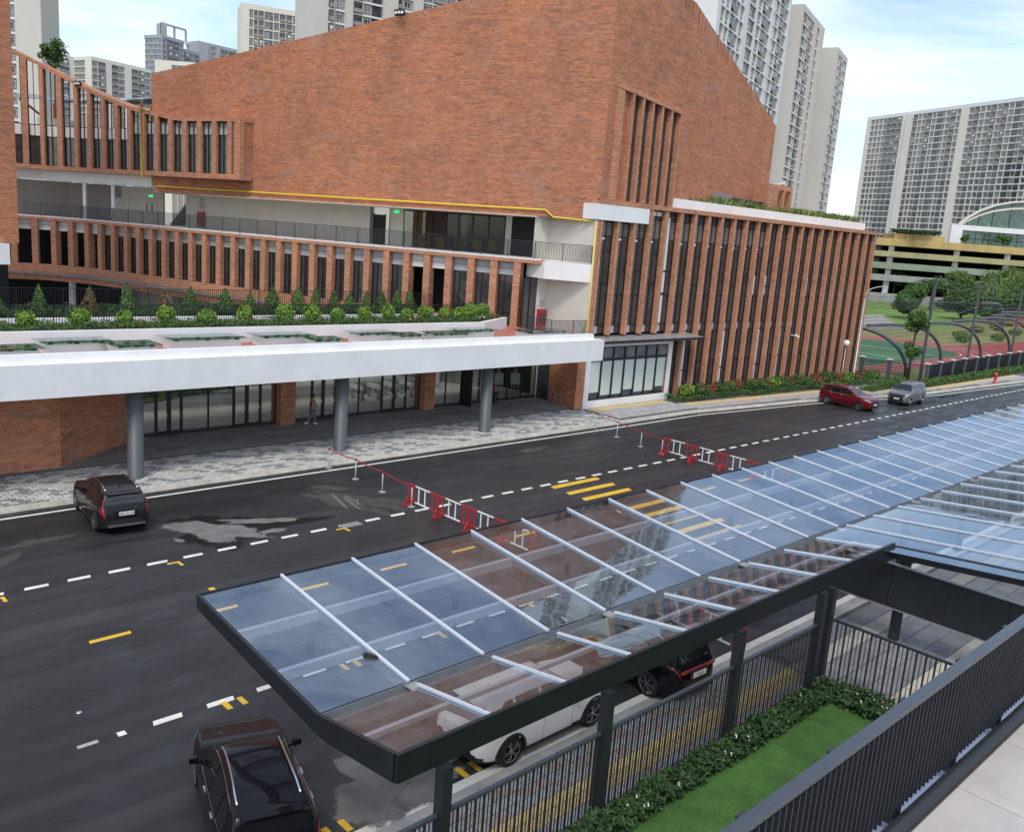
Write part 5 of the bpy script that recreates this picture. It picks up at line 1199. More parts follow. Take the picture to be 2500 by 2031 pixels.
def car(name, label, loc, heading, paintn, spec=SUV, sx=1.0, spokes=5, rim='rim_silver', plate=None, sunroof=False, rails='chrome', lights='tall', letters=None, clad=True, mats_low='black_plastic'):
    L = spec['L']; T = thing(name, label, 'car', loc, heading, 'parked cars')
    T.scale = (sx, 1, 1)
    def sec(t):
        top = interp(spec['top'], t); bl = min(interp(spec['belt'], t), top-.02); Wd = interp(spec['wid'], t); bo = interp(spec['bot'], t)
        gh = top-bl; wt = Wd-.05-.40*gh
        mid = bo+(bl-bo)*.5
        return [(0,bo),(Wd-.13,bo-.005),(Wd-.045,bo+.07),(Wd-.012,bo+(bl-bo)*.30),(Wd,mid+.02),(Wd-.006,bl-(bl-bo)*.18),(Wd-.03,bl-.015),(Wd-.055,bl+.012*min(1,gh/.2)),
                (Wd-.05-.22*gh,bl+gh*.50),(wt,bl+gh*.86),(wt-.05-.03*gh,bl+gh*.945),(wt*.62,top-.012),(wt*.3,top-.003),(0,top)]
    NV = 13
    def Pt(t, v):     # v in 0..13 along the half section; mirrored by caller
        S = sec(t); i = min(int(v), NV-1); u = v-i; p0 = S[max(i-1,0)]; p1 = S[i]; p2 = S[i+1]; p3 = S[min(i+2, NV)]
        if i >= 12: p3 = (-p1[0], p1[1])
        def cr(a, b, c, d): return .5*((2*b)+(-a+c)*u+(2*a-5*b+4*c-d)*u*u+(-a+3*b-3*c+d)*u**3)
        k = .65
        return (cr(p0[0],p1[0],p2[0],p3[0])*k+(p1[0]+(p2[0]-p1[0])*u)*(1-k), cr(p0[1],p1[1],p2[1],p3[1])*k+(p1[1]+(p2[1]-p1[1])*u)*(1-k))
    def P3(t, v, side, off=0.):
        y, z = Pt(t, v)
        if off:
            y2, z2 = Pt(t, min(NV, v+.05)); y1, z1 = Pt(t, max(0, v-.05)); dy, dz = y2-y1, z2-z1; ya, za = Pt(min(L, t+.02), v); yb, zb = Pt(max(0, t-.02), v)
            dt = min(L, t+.02)-max(0, t-.02)
            tu = Vector((-dt, ya-yb, za-zb)); tv = Vector((0, dy, dz)); n = tv.cross(tu)
            if n.length > 1e-9:
                n.normalize()
                if n.y < 0 and v < 8: n = -n
                if n.z < 0 and v >= 8: n = -n
                q = Vector((L/2-t, y, z))+n*off; return Vector((q.x, q.y*side, q.z))
        return Vector((L/2-t, y*side, z))
    ts = []; t = 0
    while t < L: ts.append(t); t += .012 if t < .14 or t > L-.16 else .04
    ts.append(L)
    vs = [k*.5 for k in range(27)]
    mb = MB(); rows = []
    wheels = [(L/2-spec['fw'], spec['wr']), (L/2-spec['rw'], spec['wr'])]; RA = spec['wr']+.055
    for t in ts:
        r = [P3(t, v, 1) for v in vs]; r2 = [P3(t, v, -1) for v in reversed(vs[:-1])]; rows.append(r+r2)
    nv = len(rows[0]); base = len(mb.v)
    for r in rows: mb.v += [tuple(p) for p in r]
    for i in range(len(rows)-1):
        for j in range(nv-1):
            c = (rows[i][j]+rows[i+1][j]+rows[i+1][j+1]+rows[i][j+1])/4
            if abs(c.y) > .55 and any((c.x-wx)**2+(c.z-wz)**2 < RA*RA for wx, wz in wheels): continue
            mb.f.append((base+i*nv+j, base+(i+1)*nv+j, base+(i+1)*nv+j+1, base+i*nv+j+1))
            mb.m.append(1 if (clad and c.z < interp(spec['bot'], L/2-c.x)+.11) else 0)
    for i in (0, len(rows)-1): mb.f.append(tuple(base+i*nv+j for j in range(nv))); mb.m.append(1)
    body = mb.build('body', [M[paintn], M[mats_low]], T, smooth=True, recalc=True, merge=.0005)
    MB().box(-1.75, 1.75, -.66, .66, .24, .9).build('underbody', M['black_plastic'], body)
    def patch(t0, t1, v0, v1, side, mat, name, parent=body, off=.006, nt=10, nvv=8, shape=None, both=False):
        m = MB()
        G = []
        for i in range(nt+1):
            row = []
            for j in range(nvv+1):
                tt = t0+(t1-t0)*i/nt; vv = v0+(v1-v0)*j/nvv
                if shape: tt, vv = shape(i/nt, j/nvv)
                row.append(P3(tt, vv, side, off))
            G.append(row)
        m.grid(G)
        if both:
            G2 = [[Vector((p.x,-p.y,p.z)) for p in r] for r in G]; m.grid(G2)
        return m.build(name, M[mat], parent, smooth=True, recalc=False)
    # glazing
    a, b = spec['ws']
    patch(a, b, 9.9, 13, 1, 'car_glass', 'windscreen', both=True, nt=12)
    a, b = spec['rg']; patch(a, b, 9.7, 13, 1, 'car_glass', 'rear_window', both=True, nt=8)
    for side in (1, -1):
        for k, (a, b) in enumerate(spec['sides']):
            def sh(u, w, a=a, b=b, k=k):
                t = a+(b-a)*u; vl = 7.15; vh = 8.95
                if k == len(spec['sides'])-1: vh = 8.95-.75*max(0, u-.55)/.45; t = a+(b-a)*u*(1-.12*w)
                if k == 0: vl = 7.15; 
                return t, vl+(vh-vl)*w
            patch(a, b, 7.15, 8.9, side, 'car_glass', 'side_window', shape=sh)
        a, b = spec['sides'][0][0], spec['sides'][-1][1]
        tr_ = MB().tube([P3(a+(b-a)*k/16, 7.05, side, .012) for k in range(17)], .010, 5); tr_.build('belt_trim', M['chrome' if rails else 'black_plastic'], body)
        if rails:
            tr_ = MB().tube([P3(a+(b-a)*k/14, 9.15 if 0 < k < 14 else 9.0, side, .012) for k in range(15)], .008, 5); tr_.build('window_trim', M['chrome'], body)
        # door shut lines and handles
        for q in (spec['sides'][0][0]-.12, spec['sides'][0][1]+.04, spec['sides'][1][1]+.10):
            MB().tube([P3(q+.03*math.sin(k*.5), 2.2+4.7*k/10, side, .002) for k in range(11)], .004, 4).build('door_seam', M['ink'], body)
        for q in (spec['sides'][0][1]-.12, spec['sides'][1][1]-.1):
            p = P3(q, 5.9, side, .02); MB().box(p.x-.1, p.x+.1, p.y-.018, p.y+.018, p.z-.02, p.z+.015).build('door_handle', M['chrome' if rails else paintn], body)
        # mirrors
        p = P3(spec['ws'][0]+.32, 6.9, side, .02); mm = MB(); s = side
        mm.hexa([(p.x-.06,p.y+s*.06,p.z+.0),(p.x+.08,p.y+s*.05,p.z+.0),(p.x+.09,p.y+s*.21,p.z+.03),(p.x-.06,p.y+s*.23,p.z+.03),(p.x-.06,p.y+s*.05,p.z+.15),(p.x+.05,p.y+s*.05,p.z+.14),(p.x+.05,p.y+s*.2,p.z+.14),(p.x-.06,p.y+s*.23,p.z+.15)]).bar((p.x,p.y-s*.03,p.z+.01), (p.x,p.y+s*.1,p.z+.05), .05)
        o = mm.build('mirror', M[paintn], T, recalc=True); bv = o.modifiers.new('b', 'BEVEL'); bv.width = .02; bv.segments = 2
        # roof rails
        if rails and spec['rails']:
            a, b = spec['rails']; n = 18
            MB().tube([P3(a+(b-a)*k/n, 10.25, side)+Vector((0,0,.014+.035*min(1, 4*min(k, n-k)/n))) for k in range(n+1)], .023, 7).build('roof_rail', M[rails], T, smooth=True)
        # lamps
        patch(.10, .62, 5.5, 6.9, side, 'head_clear', 'headlight', off=.008, shape=lambda u, w: (.075+.5*u, 5.55+1.2*w*(1-.65*u)+.35*u))
        if lights == 'tall':
            patch(4.2, 4.5, 5.2, 9, side, 'tail_red', 'taillight', off=.010, shape=lambda u, w: (4.40+.20*(1-w)+.11*(u-.5)*(1-.5*w)+.0*w, 5.0+4.6*w))
            patch(4.2, 4.5, 4.2, 5, side, 'tail_red', 'taillight', off=.012, shape=lambda u, w: (4.40+.24*u, 4.6+1.0*w))
        else:
            patch(4.3, 4.6, 5.6, 6.6, side, 'tail_red', 'taillight', off=.010, shape=lambda u, w: (4.28+.385*u, 6.0+.55*w-.2*u))
        # wheels and arches
        for wx, wz in wheels:
            wy = (interp(spec['wid'], L/2-wx)-.005)*side; R0 = spec['wr']
            w = bpy.data.objects.new('wheel', None); COL.objects.link(w); w.parent = T; w.location = (wx, wy-side*.10, wz); w.empty_display_size = .1
            if side < 0: w.rotation_euler = (0, 0, math.pi)
            if ('tyre', R0) not in CARC:
                CARC[('tyre', R0)] = MB().lathe([(R0*.70,.085),(R0*.78,.105),(R0*.92,.10),(R0*.985,.08),(R0,.04),(R0,-.06),(R0*.97,-.11),(R0*.7,-.11)], 36, axis='y').mesh('tyre', M['rubber'], smooth=True, recalc=True)
                CARC[('disc', R0)] = MB().lathe([(0,.03),(R0*.68,.03),(R0*.71,.09),(R0*.68,.095),(R0*.66,.05)], 36, axis='y').mesh('rim_barrel', M['black_plastic'], smooth=False, recalc=True)
            place(CARC[('tyre', R0)], 'tyre', w); place(CARC[('disc', R0)], 'rim_barrel', w)
            kk = ('spk', R0, spokes, rim)
            if kk not in CARC:
                m = MB()
                for k in range(spokes):
                    for dl in (-.16, .16):
                        a0 = 2*math.pi*k/spokes+dl*.35; a1 = 2*math.pi*k/spokes+dl
                        c0 = Vector((math.cos(a0)*.05, .088, math.sin(a0)*.05)); c1 = Vector((math.cos(a1)*R0*.67, .082, math.sin(a1)*R0*.67)); m.bar(c0, c1, .022, .045, up=(0,1,0))
                m.lathe([(0,.10),(.05,.10),(.06,.075)], 16, axis='y').lathe([(R0*.66,.09),(R0*.70,.098),(R0*.71,.085)], 36, axis='y')
                CARC[kk] = m.mesh('rim', M[rim], recalc=True)
            place(CARC[kk], 'rim', w)
            ar = MB(); n = 26; r0, r1 = RA-.03, RA+.045
            for k in range(n):
                a0 = -.25+(math.pi+.5)*k/n; a1 = -.25+(math.pi+.5)*(k+1)/n
                def q(r, a, d):
                    x = wx+r*math.cos(a); z = wz+r*math.sin(a); tt = L/2-x; ww = interp(spec['wid'], max(.02, min(L-.02, tt))); return (x, side*(ww+d), z)
                ar.face(q(r0,a0,-.02), q(r0,a1,-.02), q(r0+.01,a1,.014), q(r0+.01,a0,.014)).face(q(r0+.01,a0,.014), q(r0+.01,a1,.014), q(r1,a1,.006), q(r1,a0,.006)).face(q(r1,a0,.006), q(r1,a1,.006), q(r1+.012,a1,-.03), q(r1+.012,a0,-.03))
            ar.build('arch_trim', M[mats_low] if clad else M[paintn], body)
            MB().lathe([(0,-.02),(RA,-.02),(RA,.0),(0,.0)], 24, (wx, wy-side*.26, wz), axis='y').build('wheel_housing', M['dark_inside'], body)
        # side skirts and sill step
        p0, p1 = P3(spec['fw']+.5, 2.0, side, .012), P3(spec['rw']-.48, 2.0, side, .012)
        MB().bar(p0, p1, .05, .06).build('side_sill', M['chrome' if rails and paintn == 'paint_volvo' else 'black_plastic'], body)
    # front and rear trim
    patch(.0, .1, 5, 13, 1, 'black_plastic', 'grille', both=True, off=.012, shape=lambda u, w: (.012+.075*u, 9.0+4.0*w))
    zf = interp(spec['top'], .06); MB().box(L/2-.055, L/2+.012, -.52, .52, .52, .68).build('front_plate_panel', M['black_plastic'], body)
    MB().box(L/2+.013, L/2+.022, -.23, .23, .50, .62).build('number_plate', M['plate_white'], T)
    xr = -L/2; MB().box(xr-.03, xr+.1, -.66, .66, .36, .44).build('rear_bumper_trim', M['chrome' if paintn == 'paint_volvo' else 'black_plastic'], body)
    pl = MB().box(xr-.045, xr-.03, -.27, .27, .78, .92).build('number_plate', M['plate_white'], T)
    MB().box(xr-.028, xr+.2, -.40, .40, .74, .96).build('plate_recess', M[paintn], body)
    def text(s, size, x, y, z, mat, name):
        cu = bpy.data.curves.new(name, 'FONT'); cu.body = s; cu.size = size; cu.align_x = 'CENTER'; cu.align_y = 'CENTER'; cu.extrude = .001; cu.materials.append(M[mat])
        tmp = bpy.data.objects.new('tmp', cu); COL.objects.link(tmp); bpy.context.view_layer.update(); me = bpy.data.meshes.new_from_object(tmp.evaluated_get(bpy.context.evaluated_depsgraph_get())); bpy.data.objects.remove(tmp)
        o = bpy.data.objects.new(name, me); COL.objects.link(o); o.parent = T; o.location = (x, y, z); o.rotation_euler = (R(90), 0, R(-90)); return o
    if plate:
        text(plate, .115, xr-.048, 0, .85, 'ink', 'plate_number')
    if letters:
        p = P3(L-.085, 13, 1, .012)
        for k, ch in enumerate(letters): text(ch, .085, p.x-.014, .34-.17*k, p.z, 'chrome', 'badge_letter')
    sp_t = spec['rg'][0]-.02
    zz = interp(spec['top'], sp_t); MB().hexa([(L/2-sp_t+.22,-.60,zz+.02),(L/2-sp_t-.13,-.56,zz-.035),(L/2-sp_t-.13,.56,zz-.035),(L/2-sp_t+.22,.60,zz+.02),(L/2-sp_t+.22,-.58,zz+.035),(L/2-sp_t-.14,-.54,zz-.01),(L/2-sp_t-.14,.54,zz-.01),(L/2-sp_t+.22,.58,zz+.035)]).build('spoiler', M[paintn], body, recalc=True)
    q = Vector((L/2-spec['rg'][1]+.02, .12, interp(spec['top'], spec['rg'][1]-.01)+.02)); MB().bar(q, q+Vector((.06,-.45,.06)), .025, .02).build('rear_wiper', M['black_plastic'], body)
    if sunroof:
        patch(2.15, 3.1, 10.7, 13, 1, 'car_glass', 'sunroof', both=True, off=.005)
    xa = L/2-3.75; za = interp(spec['top'], 3.75); MB().hexa([(xa+.07,-.02,za-.01),(xa-.07,-.028,za-.012),(xa-.07,.028,za-.012),(xa+.07,.02,za-.01),(xa-.03,-.006,za+.07),(xa-.07,-.008,za+.07),(xa-.07,.008,za+.07),(xa-.03,.006,za+.07)]).build('antenna_fin', M[paintn], body, recalc=True)
    return T
CARC = {}
car('parked_car', 'dark charcoal estate SUV parked nose to the kerb in front of the porch column', (12.02, 34.5, 0), R(84.5), 'paint_volvo', plate='30K-261.90', sunroof=True, letters='VOLVO', clad=True)
car('parked_car', 'glossy black SUV seen from above in the left foreground', (7.78, 14.72, 0), R(72.5), 'paint_black', plate='30H-482.15', sunroof=False, lights='wide', clad=False)
car('parked_car', 'white SUV parked lengthways under the glass canopy', (14.62, 13.78, 0), 0, 'paint_white', sx=.985, rim='rim_silver', lights='wide', rails=None)
car('parked_car', 'black SUV with full width tail lamp parked under the canopy beyond the white SUV', (19.38, 14.35, 0), R(88), 'paint_black', plate='210.23', lights='wide', spokes=6, clad=False)
car('parked_car', 'dark red SUV stopped across the far lane by the brick fins', (70.05, 32.75, 0), R(-95), 'paint_red', sx=1.0, spokes=5, lights='wide', clad=False)
car('parked_car', 'grey people carrier facing left behind the red SUV', (77.75, 31.25, 0), R(183), 'paint_silver', spec=MPV, rails=None, spokes=5, lights='wide', clad=False)
# full width lamp bar on the second black car
o = [c for c in COL.objects if c.get('label', '').startswith('black SUV with full')][0]
MB().bar((-2.31,-.72,.985), (-2.31,.72,.985), .05, .07).build('lamp_bar', M['tail_red'], o)
# ------------------------------------------------------------------ street props
def stanchion(x, y, label):
    t = thing('stanchion', label, 'stanchion', (x, y, 0), 0, 'belt posts across the road')
    MB().lathe([(0,0),(.17,0),(.17,.02),(.08,.05),(.03,.06),(0,.06)], 20).build('base', M['galv'], t); MB().lathe([(.028,.05),(.028,.93),(0,.93)], 12).build('post', M['galv'], t, smooth=True); MB().lathe([(.04,.90),(.04,1.0),(.025,1.02),(0,1.02)], 12).build('head', M['dark_frame'], t)
for nm, L in (('left', [(23.15,36.5),(23.2,34.25),(23.1,31.92),(22.93,29.5)]), ('right', [(43.1,36.7),(42.45,34.28),(41.84,31.9),(41.46,30.05)])):
    for i, (x, y) in enumerate(L):
        stanchion(x, y, '%s steel belt post from the kerb in the %s road closure' % (ORD[i], 'nearer' if nm == 'left' else 'farther'))
    for i, ((a, b), (c, d)) in enumerate(zip(L, L[1:])):
        P = [Vector((a+(c-a)*k/8, b+(d-b)*k/8, .955-.05*math.sin(math.pi*k/8))) for k in range(9)]
        m = MB()
        for p, q in zip(P, P[1:]): m.bar(p, q, .008, .05)
        tag(m.build('barrier_belt', M['belt_red']), '%s red belt from the kerb in the %s road closure' % (ORD[i], 'nearer' if nm == 'left' else 'farther'), 'belt', 'red belts between the posts')
def barrier(x, y0, y1, label, both=True):
    t = thing('barrier', label, 'barrier', (x, y0, 0), 0, 'red and white barriers'); Lb = y1-y0; n = 8; sg = 1 if Lb > 0 else -1
    for k in range(4):
        a, b = Lb*k/4, Lb*(k+1)/4; mt = 'white_paint' if k in (1, 2) else 'red_paint'
        MB().bar((0,a,1.0), (0,b,1.0), .045).build('top_rail', M[mt], t); MB().bar((0,a,.28), (0,b,.28), .045).build('bottom_rail', M[mt], t)
    for k in range(5):
        if k in (0, 4): continue
    for k, f in enumerate((0.0,.16,.36,.52+.06,.84,1.0)):
        mt = 'white_paint' if .25 < f < .75 else 'red_paint'; MB().bar((0,Lb*f,.28), (0,Lb*f,1.0), .04).build('upright', M[mt], t)
    for yy in (0,):
        m = MB().bar((-.32,yy,.02), (0,yy,.40), .05).bar((.32,yy,.02), (0,yy,.40), .05).bar((-.32,yy,.03), (.32,yy,.03), .05).bar((0,yy,.02), (0,yy,1.0), .05); m.build('foot', M['red_paint'], t)
ys = [29.68,27.68,25.72,23.76,21.8]
for i, (a, b) in enumerate(zip(ys, ys[1:])): barrier(22.9+.04*i, a, b+.04, '%s red and white barrier of the nearer row counted from the kerb side' % ORD[i])
ys = [29.95,27.95,25.95,23.95,21.95]
for i, (a, b) in enumerate(zip(ys, ys[1:])): barrier(41.45-.02*i, a, b+.04, '%s red and white barrier of the farther row counted from the kerb side' % ORD[i])
barrier(22.6, 14.6, 12.6, 'red barrier end just visible beyond the second black SUV under the canopy')
# small chrome dome added where the road shows a bright glint
tag(MB().lathe([(0,.02),(.05,.016),(.07,.004),(.07,.0),(0,0)], 16, (6.42,20.75,.0)).build('glint_dome', M['chrome'], smooth=True), 'tiny chrome dome standing in for a glint on the road near the dashed line', 'road stud')
# street lamp with two arms and globe lamp
t = thing('street_lamp', 'tall grey street lamp with long curved arm rising behind the red SUV', 'street lamp', (83.4, 38.9, .1))
MB().lathe([(0,0),(.16,0),(.16,.35),(.11,.4),(.07,8.2),(0,8.2)], 14).build('pole', M['galv'], t, smooth=True)
P = [Vector((0,0,8.1)), Vector((.15,.0,8.6)), Vector((.6,0,8.95)), Vector((1.3,0,9.1)), Vector((2.6,0,9.25)), Vector((3.6,0,9.3))]
MB().tube(P, .06, 8).build('arm', M['galv'], t, smooth=True); MB().hexa([(3.4,-.14,9.22),(4.4,-.12,9.26),(4.4,.12,9.26),(3.4,.14,9.22),(3.4,-.12,9.36),(4.4,-.08,9.34),(4.4,.08,9.34),(3.4,.12,9.36)]).build('lamp_head', M['grey_panel'], t)
t = thing('globe_lamp', 'white glass globe lamp on a short post beside the tall street lamp', 'street lamp', (81.6, 39.2, .1))
MB().lathe([(0,0),(.12,0),(.1,.2),(.05,.3),(.045,3.6),(0,3.6)], 12).build('pole', M['galv'], t, smooth=True); MB().bar((0,0,3.3), (.9,0,3.3), .05).build('arm', M['galv'], t)
MB().lathe([(0,3.55),(.12,3.58)]+[(.30*math.sin(a), 3.86-.30*math.cos(a)) for a in [.5+2.64*k/12 for k in range(13)]], 20).build('globe', M['lamp_white'], t, smooth=True)
t = thing('globe_lamp', 'globe lamp cut by the right edge above the panel fence', 'street lamp', (134.5, 38.6, .1)); MB().lathe([(0,0),(.12,0),(.06,.3),(.05,3.6),(0,3.6)], 12).build('pole', M['galv'], t, smooth=True)
MB().lathe([(0,3.55)]+[(.42*math.sin(a), 3.95-.42*math.cos(a)) for a in [.4+2.74*k/12 for k in range(13)]], 20).build('globe', M['lamp_white'], t, smooth=True)
# fire hydrant
t = thing('fire_hydrant', 'small red fire hydrant on the far pavement at the right', 'hydrant', (101.3, 31.9, .145))
MB().lathe([(0,0),(.24,0),(.24,.07),(.15,.1),(.14,.75),(.19,.78),(.19,.86),(.15,.95),(.07,1.05),(.05,1.12),(0,1.13)], 18).build('barrel', M['hydrant_red'], t, smooth=True)
for a in (0, math.pi/2, math.pi): MB().bar((0,0,.6), (.26*math.cos(a),.26*math.sin(a),.6), .14).build('outlet', M['hydrant_red'], t)
# hooped bike rails beside the porch wall
for i, y in enumerate((41.9, 42.5)):
    P = [Vector((45.35,y,.29))]+[Vector((45.35-.0, y+.22-.22*math.cos(math.pi*k/8), .95+.2*math.sin(math.pi*k/8))) for k in range(9)]+[Vector((45.35,y+.44,.29))]
    tag(MB().tube(P, .025, 8).build('bike_rail', M['galv'], smooth=True), '%s steel hoop rail against the brick end wall of the porch' % ('front', 'rear')[i], 'rail', 'hoop rails by the porch wall')
# umbrella stand
t = thing('umbrella_stand', 'black umbrella bin with red umbrella handles by the glass entrance', 'umbrella stand', (41.6, 44.8, .29)); MB().box(-.2,.2,-.2,.2,0,.75).box(-.23,.23,-.23,.23,.75,.8).build('bin', M['black_plastic'], t)
for i in range(4): MB().bar((.05*i-.08,.04*i-.08,.6), (.09*i-.15,.06*i-.1,1.15), .045).build('umbrella', M['red_paint'], t)
# turnstiles behind the glass
for i in range(4):
    t = thing('turnstile', '%s white turnstile gate from the left behind the entrance glass' % ORD[i], 'turnstile', (33.2+1.35*i, 49.2, .28), 0, 'turnstiles behind the glass')
    MB().box(-.1,.1,-.75,.75,.75,1.0).build('cabinet', M['white_render'], t); MB().box(-.09,.09,-.72,-.5,0,.75).box(-.09,.09,.5,.72,0,.75).build('leg', M['galv'], t); MB().box(.1,.7,-.03,.03,.35,.95).build('flap', M['window_pale'], t)
# easels with boards behind the glass
for i, (x, y) in enumerate(((42.3,47.0),(43.9,46.9),(45.2,46.5))):
    t = thing('easel', '%s easel with a pale board from the left inside the entrance' % ORD[i], 'easel', (x, y, .28), R(-35), 'easels inside the entrance')
    for s in (-1, 1): MB().bar((.35*s,0,0), (.05*s,.12,1.9), .04).build('leg', M['white_render'], t)
    MB().bar((0,.6,0), (0,.12,1.85), .04).build('leg', M['white_render'], t); MB().hexa([(-.35,-.02,.75),(.35,-.02,.75),(.35,.02,.75),(-.35,.02,.75),(-.35,.06,1.6),(.35,.06,1.6),(.35,.1,1.6),(-.35,.1,1.6)]).build('board', M['white_paint'], t)
# ------------------------------------------------------------------ people
def skinned(name, chain, mat, parent, sub=2):
    """chain: list of (x,y,z,r,parent_index)"""
    me = bpy.data.meshes.new(name); me.from_pydata([c[:3] for c in chain], [(c[4], i) for i, c in enumerate(chain) if c[4] >= 0], [])
    me.materials.append(M[mat]); o = bpy.data.objects.new(name, me); COL.objects.link(o); o.parent = parent
    sk = o.modifiers.new('skin', 'SKIN'); sk.use_smooth_shade = True
    for i, c in enumerate(chain):
        rr = c[3] if isinstance(c[3], tuple) else (c[3], c[3]); me.skin_vertices[0].data[i].radius = rr; me.skin_vertices[0].data[i].use_root = (c[4] < 0)
    sb_ = o.modifiers.new('sub', 'SUBSURF'); sb_.levels = sub; sb_.render_levels = sub
    return o
def person(label, loc, rz, top, arms, legs, stride=.30, forward=True):
    t = thing('person', label, 'person', loc, rz)
    s = stride      # faces +x
    J = [(0,0,.93,(.16,.12),-1),(0,0,1.12,(.155,.11),0),(.01,0,1.32,(.175,.115),1),(.01,0,1.44,(.10,.09),2),(.02,0,1.51,.055,3),(.035,0,1.60,.085,4),(.045,0,1.70,.095,5),(.03,0,1.755,.06,6),
         (0,.09,.86,.092,0),(s*.45,.10,.49,.066,8),(s*.55,.10,.09,.045,9),(s*.55+.12,.10,.04,.036,10),
         (0,-.09,.86,.092,0),(-s*.1,-.10,.50,.066,12),(-s*1.15,-.10,.16,.045,13),(-s*1.15+.10,-.10,.07,.034,14),
         (.01,.19,1.40,.058,2),(-.02,.23,1.13,.046,16),(.17,.16,1.02,.036,17),(.24,.13,1.06,.030,18),
         (.01,-.19,1.40,.058,2),(.0,-.23,1.13,.046,20),(.20,-.16,1.06,.036,21),(.27,-.12,1.11,.030,22)]
    skinned('body', J, 'skin', t)
    hf = MB(); rnd = random.Random(3)
    hf.lathe([(.03,1.80),(.085,1.775),(.108,1.72),(.105,1.66),(.09,1.62)], 14, (.025,0,0)); hf.build('hair', M['hair'], t, smooth=True)
    fa = MB().hexa([(.13,-.012,1.655),(.13,.012,1.655),(.155,.01,1.66),(.155,-.01,1.66),(.128,-.008,1.70),(.128,.008,1.70),(.135,.006,1.70),(.135,-.006,1.70)]); fa.build('nose', M['skin'], t)
    for e in (-1, 1): MB().lathe([(0,-.008),(.010,-.004),(.010,.004),(0,.008)], 8, (.131,.032*e,1.70)).build('eye', M['ink'], t); MB().lathe([(0,-.02),(.018,0),(0,.02)], 8, (.03,.098*e,1.68)).build('ear', M['skin'], t)
    MB().box(.122,.132,-.025,.025,1.625,1.633).build('mouth', M['vest_red'], t)
    skinned('jacket', [(0,0,.90,(.185,.14),-1),(0,0,1.12,(.18,.135),0),(.01,0,1.34,(.20,.14),1),(.01,0,1.45,(.11,.10),2)], top, t)
    skinned('trousers', [(0,0,.92,(.172,.13),-1),(0,.09,.84,.108,0),(s*.45,.10,.49,.082,1),(s*.54,.10,.13,.066,2),(0,-.09,.84,.108,0),(-s*.1,-.10,.50,.082,4),(-s*1.1,-.10,.20,.066,5)], legs, t)
    for sd, a in ((1, [(.01,.20,1.40,.072,-1),(-.02,.235,1.13,.060,0),(.14,.17,1.03,.050,1)]), (-1, [(.01,-.20,1.40,.072,-1),(.0,-.235,1.13,.060,0),(.17,-.17,1.06,.050,1)])):
        skinned('sleeve', a, arms, t, 1)
    for (x, y, z) in ((.25,.13,1.07),(.28,-.12,1.12)):
        sg = 1 if y > 0 else -1
        for k in range(4):
            yy = y+sg*(.018-.017*k); L0 = (.06,.07,.066,.05)[k]; skinned('finger', [(x,yy,z,.009,-1),(x+L0*.6,yy,z+.012,.008,0),(x+L0*.8,yy-sg*.012,z+.04,.007,1)], 'skin', t, 1)
        skinned('finger', [(x-.03,y-sg*.03,z+.01,.010,-1),(x-.0,y-sg*.055,z+.035,.009,0),(x+.03,y-sg*.05,z+.05,.008,1)], 'skin', t, 1)
    sh = MB()
    for (x, y, z) in ((s*.55+.04,.10,0.0),(-s*1.15+.02,-.10,.05)): sh.hexa([(x-.12,y-.045,z),(x+.15,y-.04,z),(x+.15,y+.04,z),(x-.12,y+.045,z),(x-.11,y-.04,z+.08),(x+.1,y-.03,z+.055),(x+.1,y+.03,z+.055),(x-.11,y+.04,z+.08)])
    sh.build('shoes', M['white_render'], t)
    if forward: MB().box(.30,.36,-.03,.05,1.11,1.13).build('held_phone', M['white_paint'], t)
    return t
person('person in a dark red vest walking past the entrance doors looking at a phone', (26.75, 44.1, .29), R(-25), 'vest_red', 'shirt_grey', 'trouser_grey')
person('person in pale shirt and dark trousers standing inside the open entrance door', (40.0, 46.0, .29), R(-80), 'shirt_white', 'shirt_white', 'trouser_dark', .06, False)
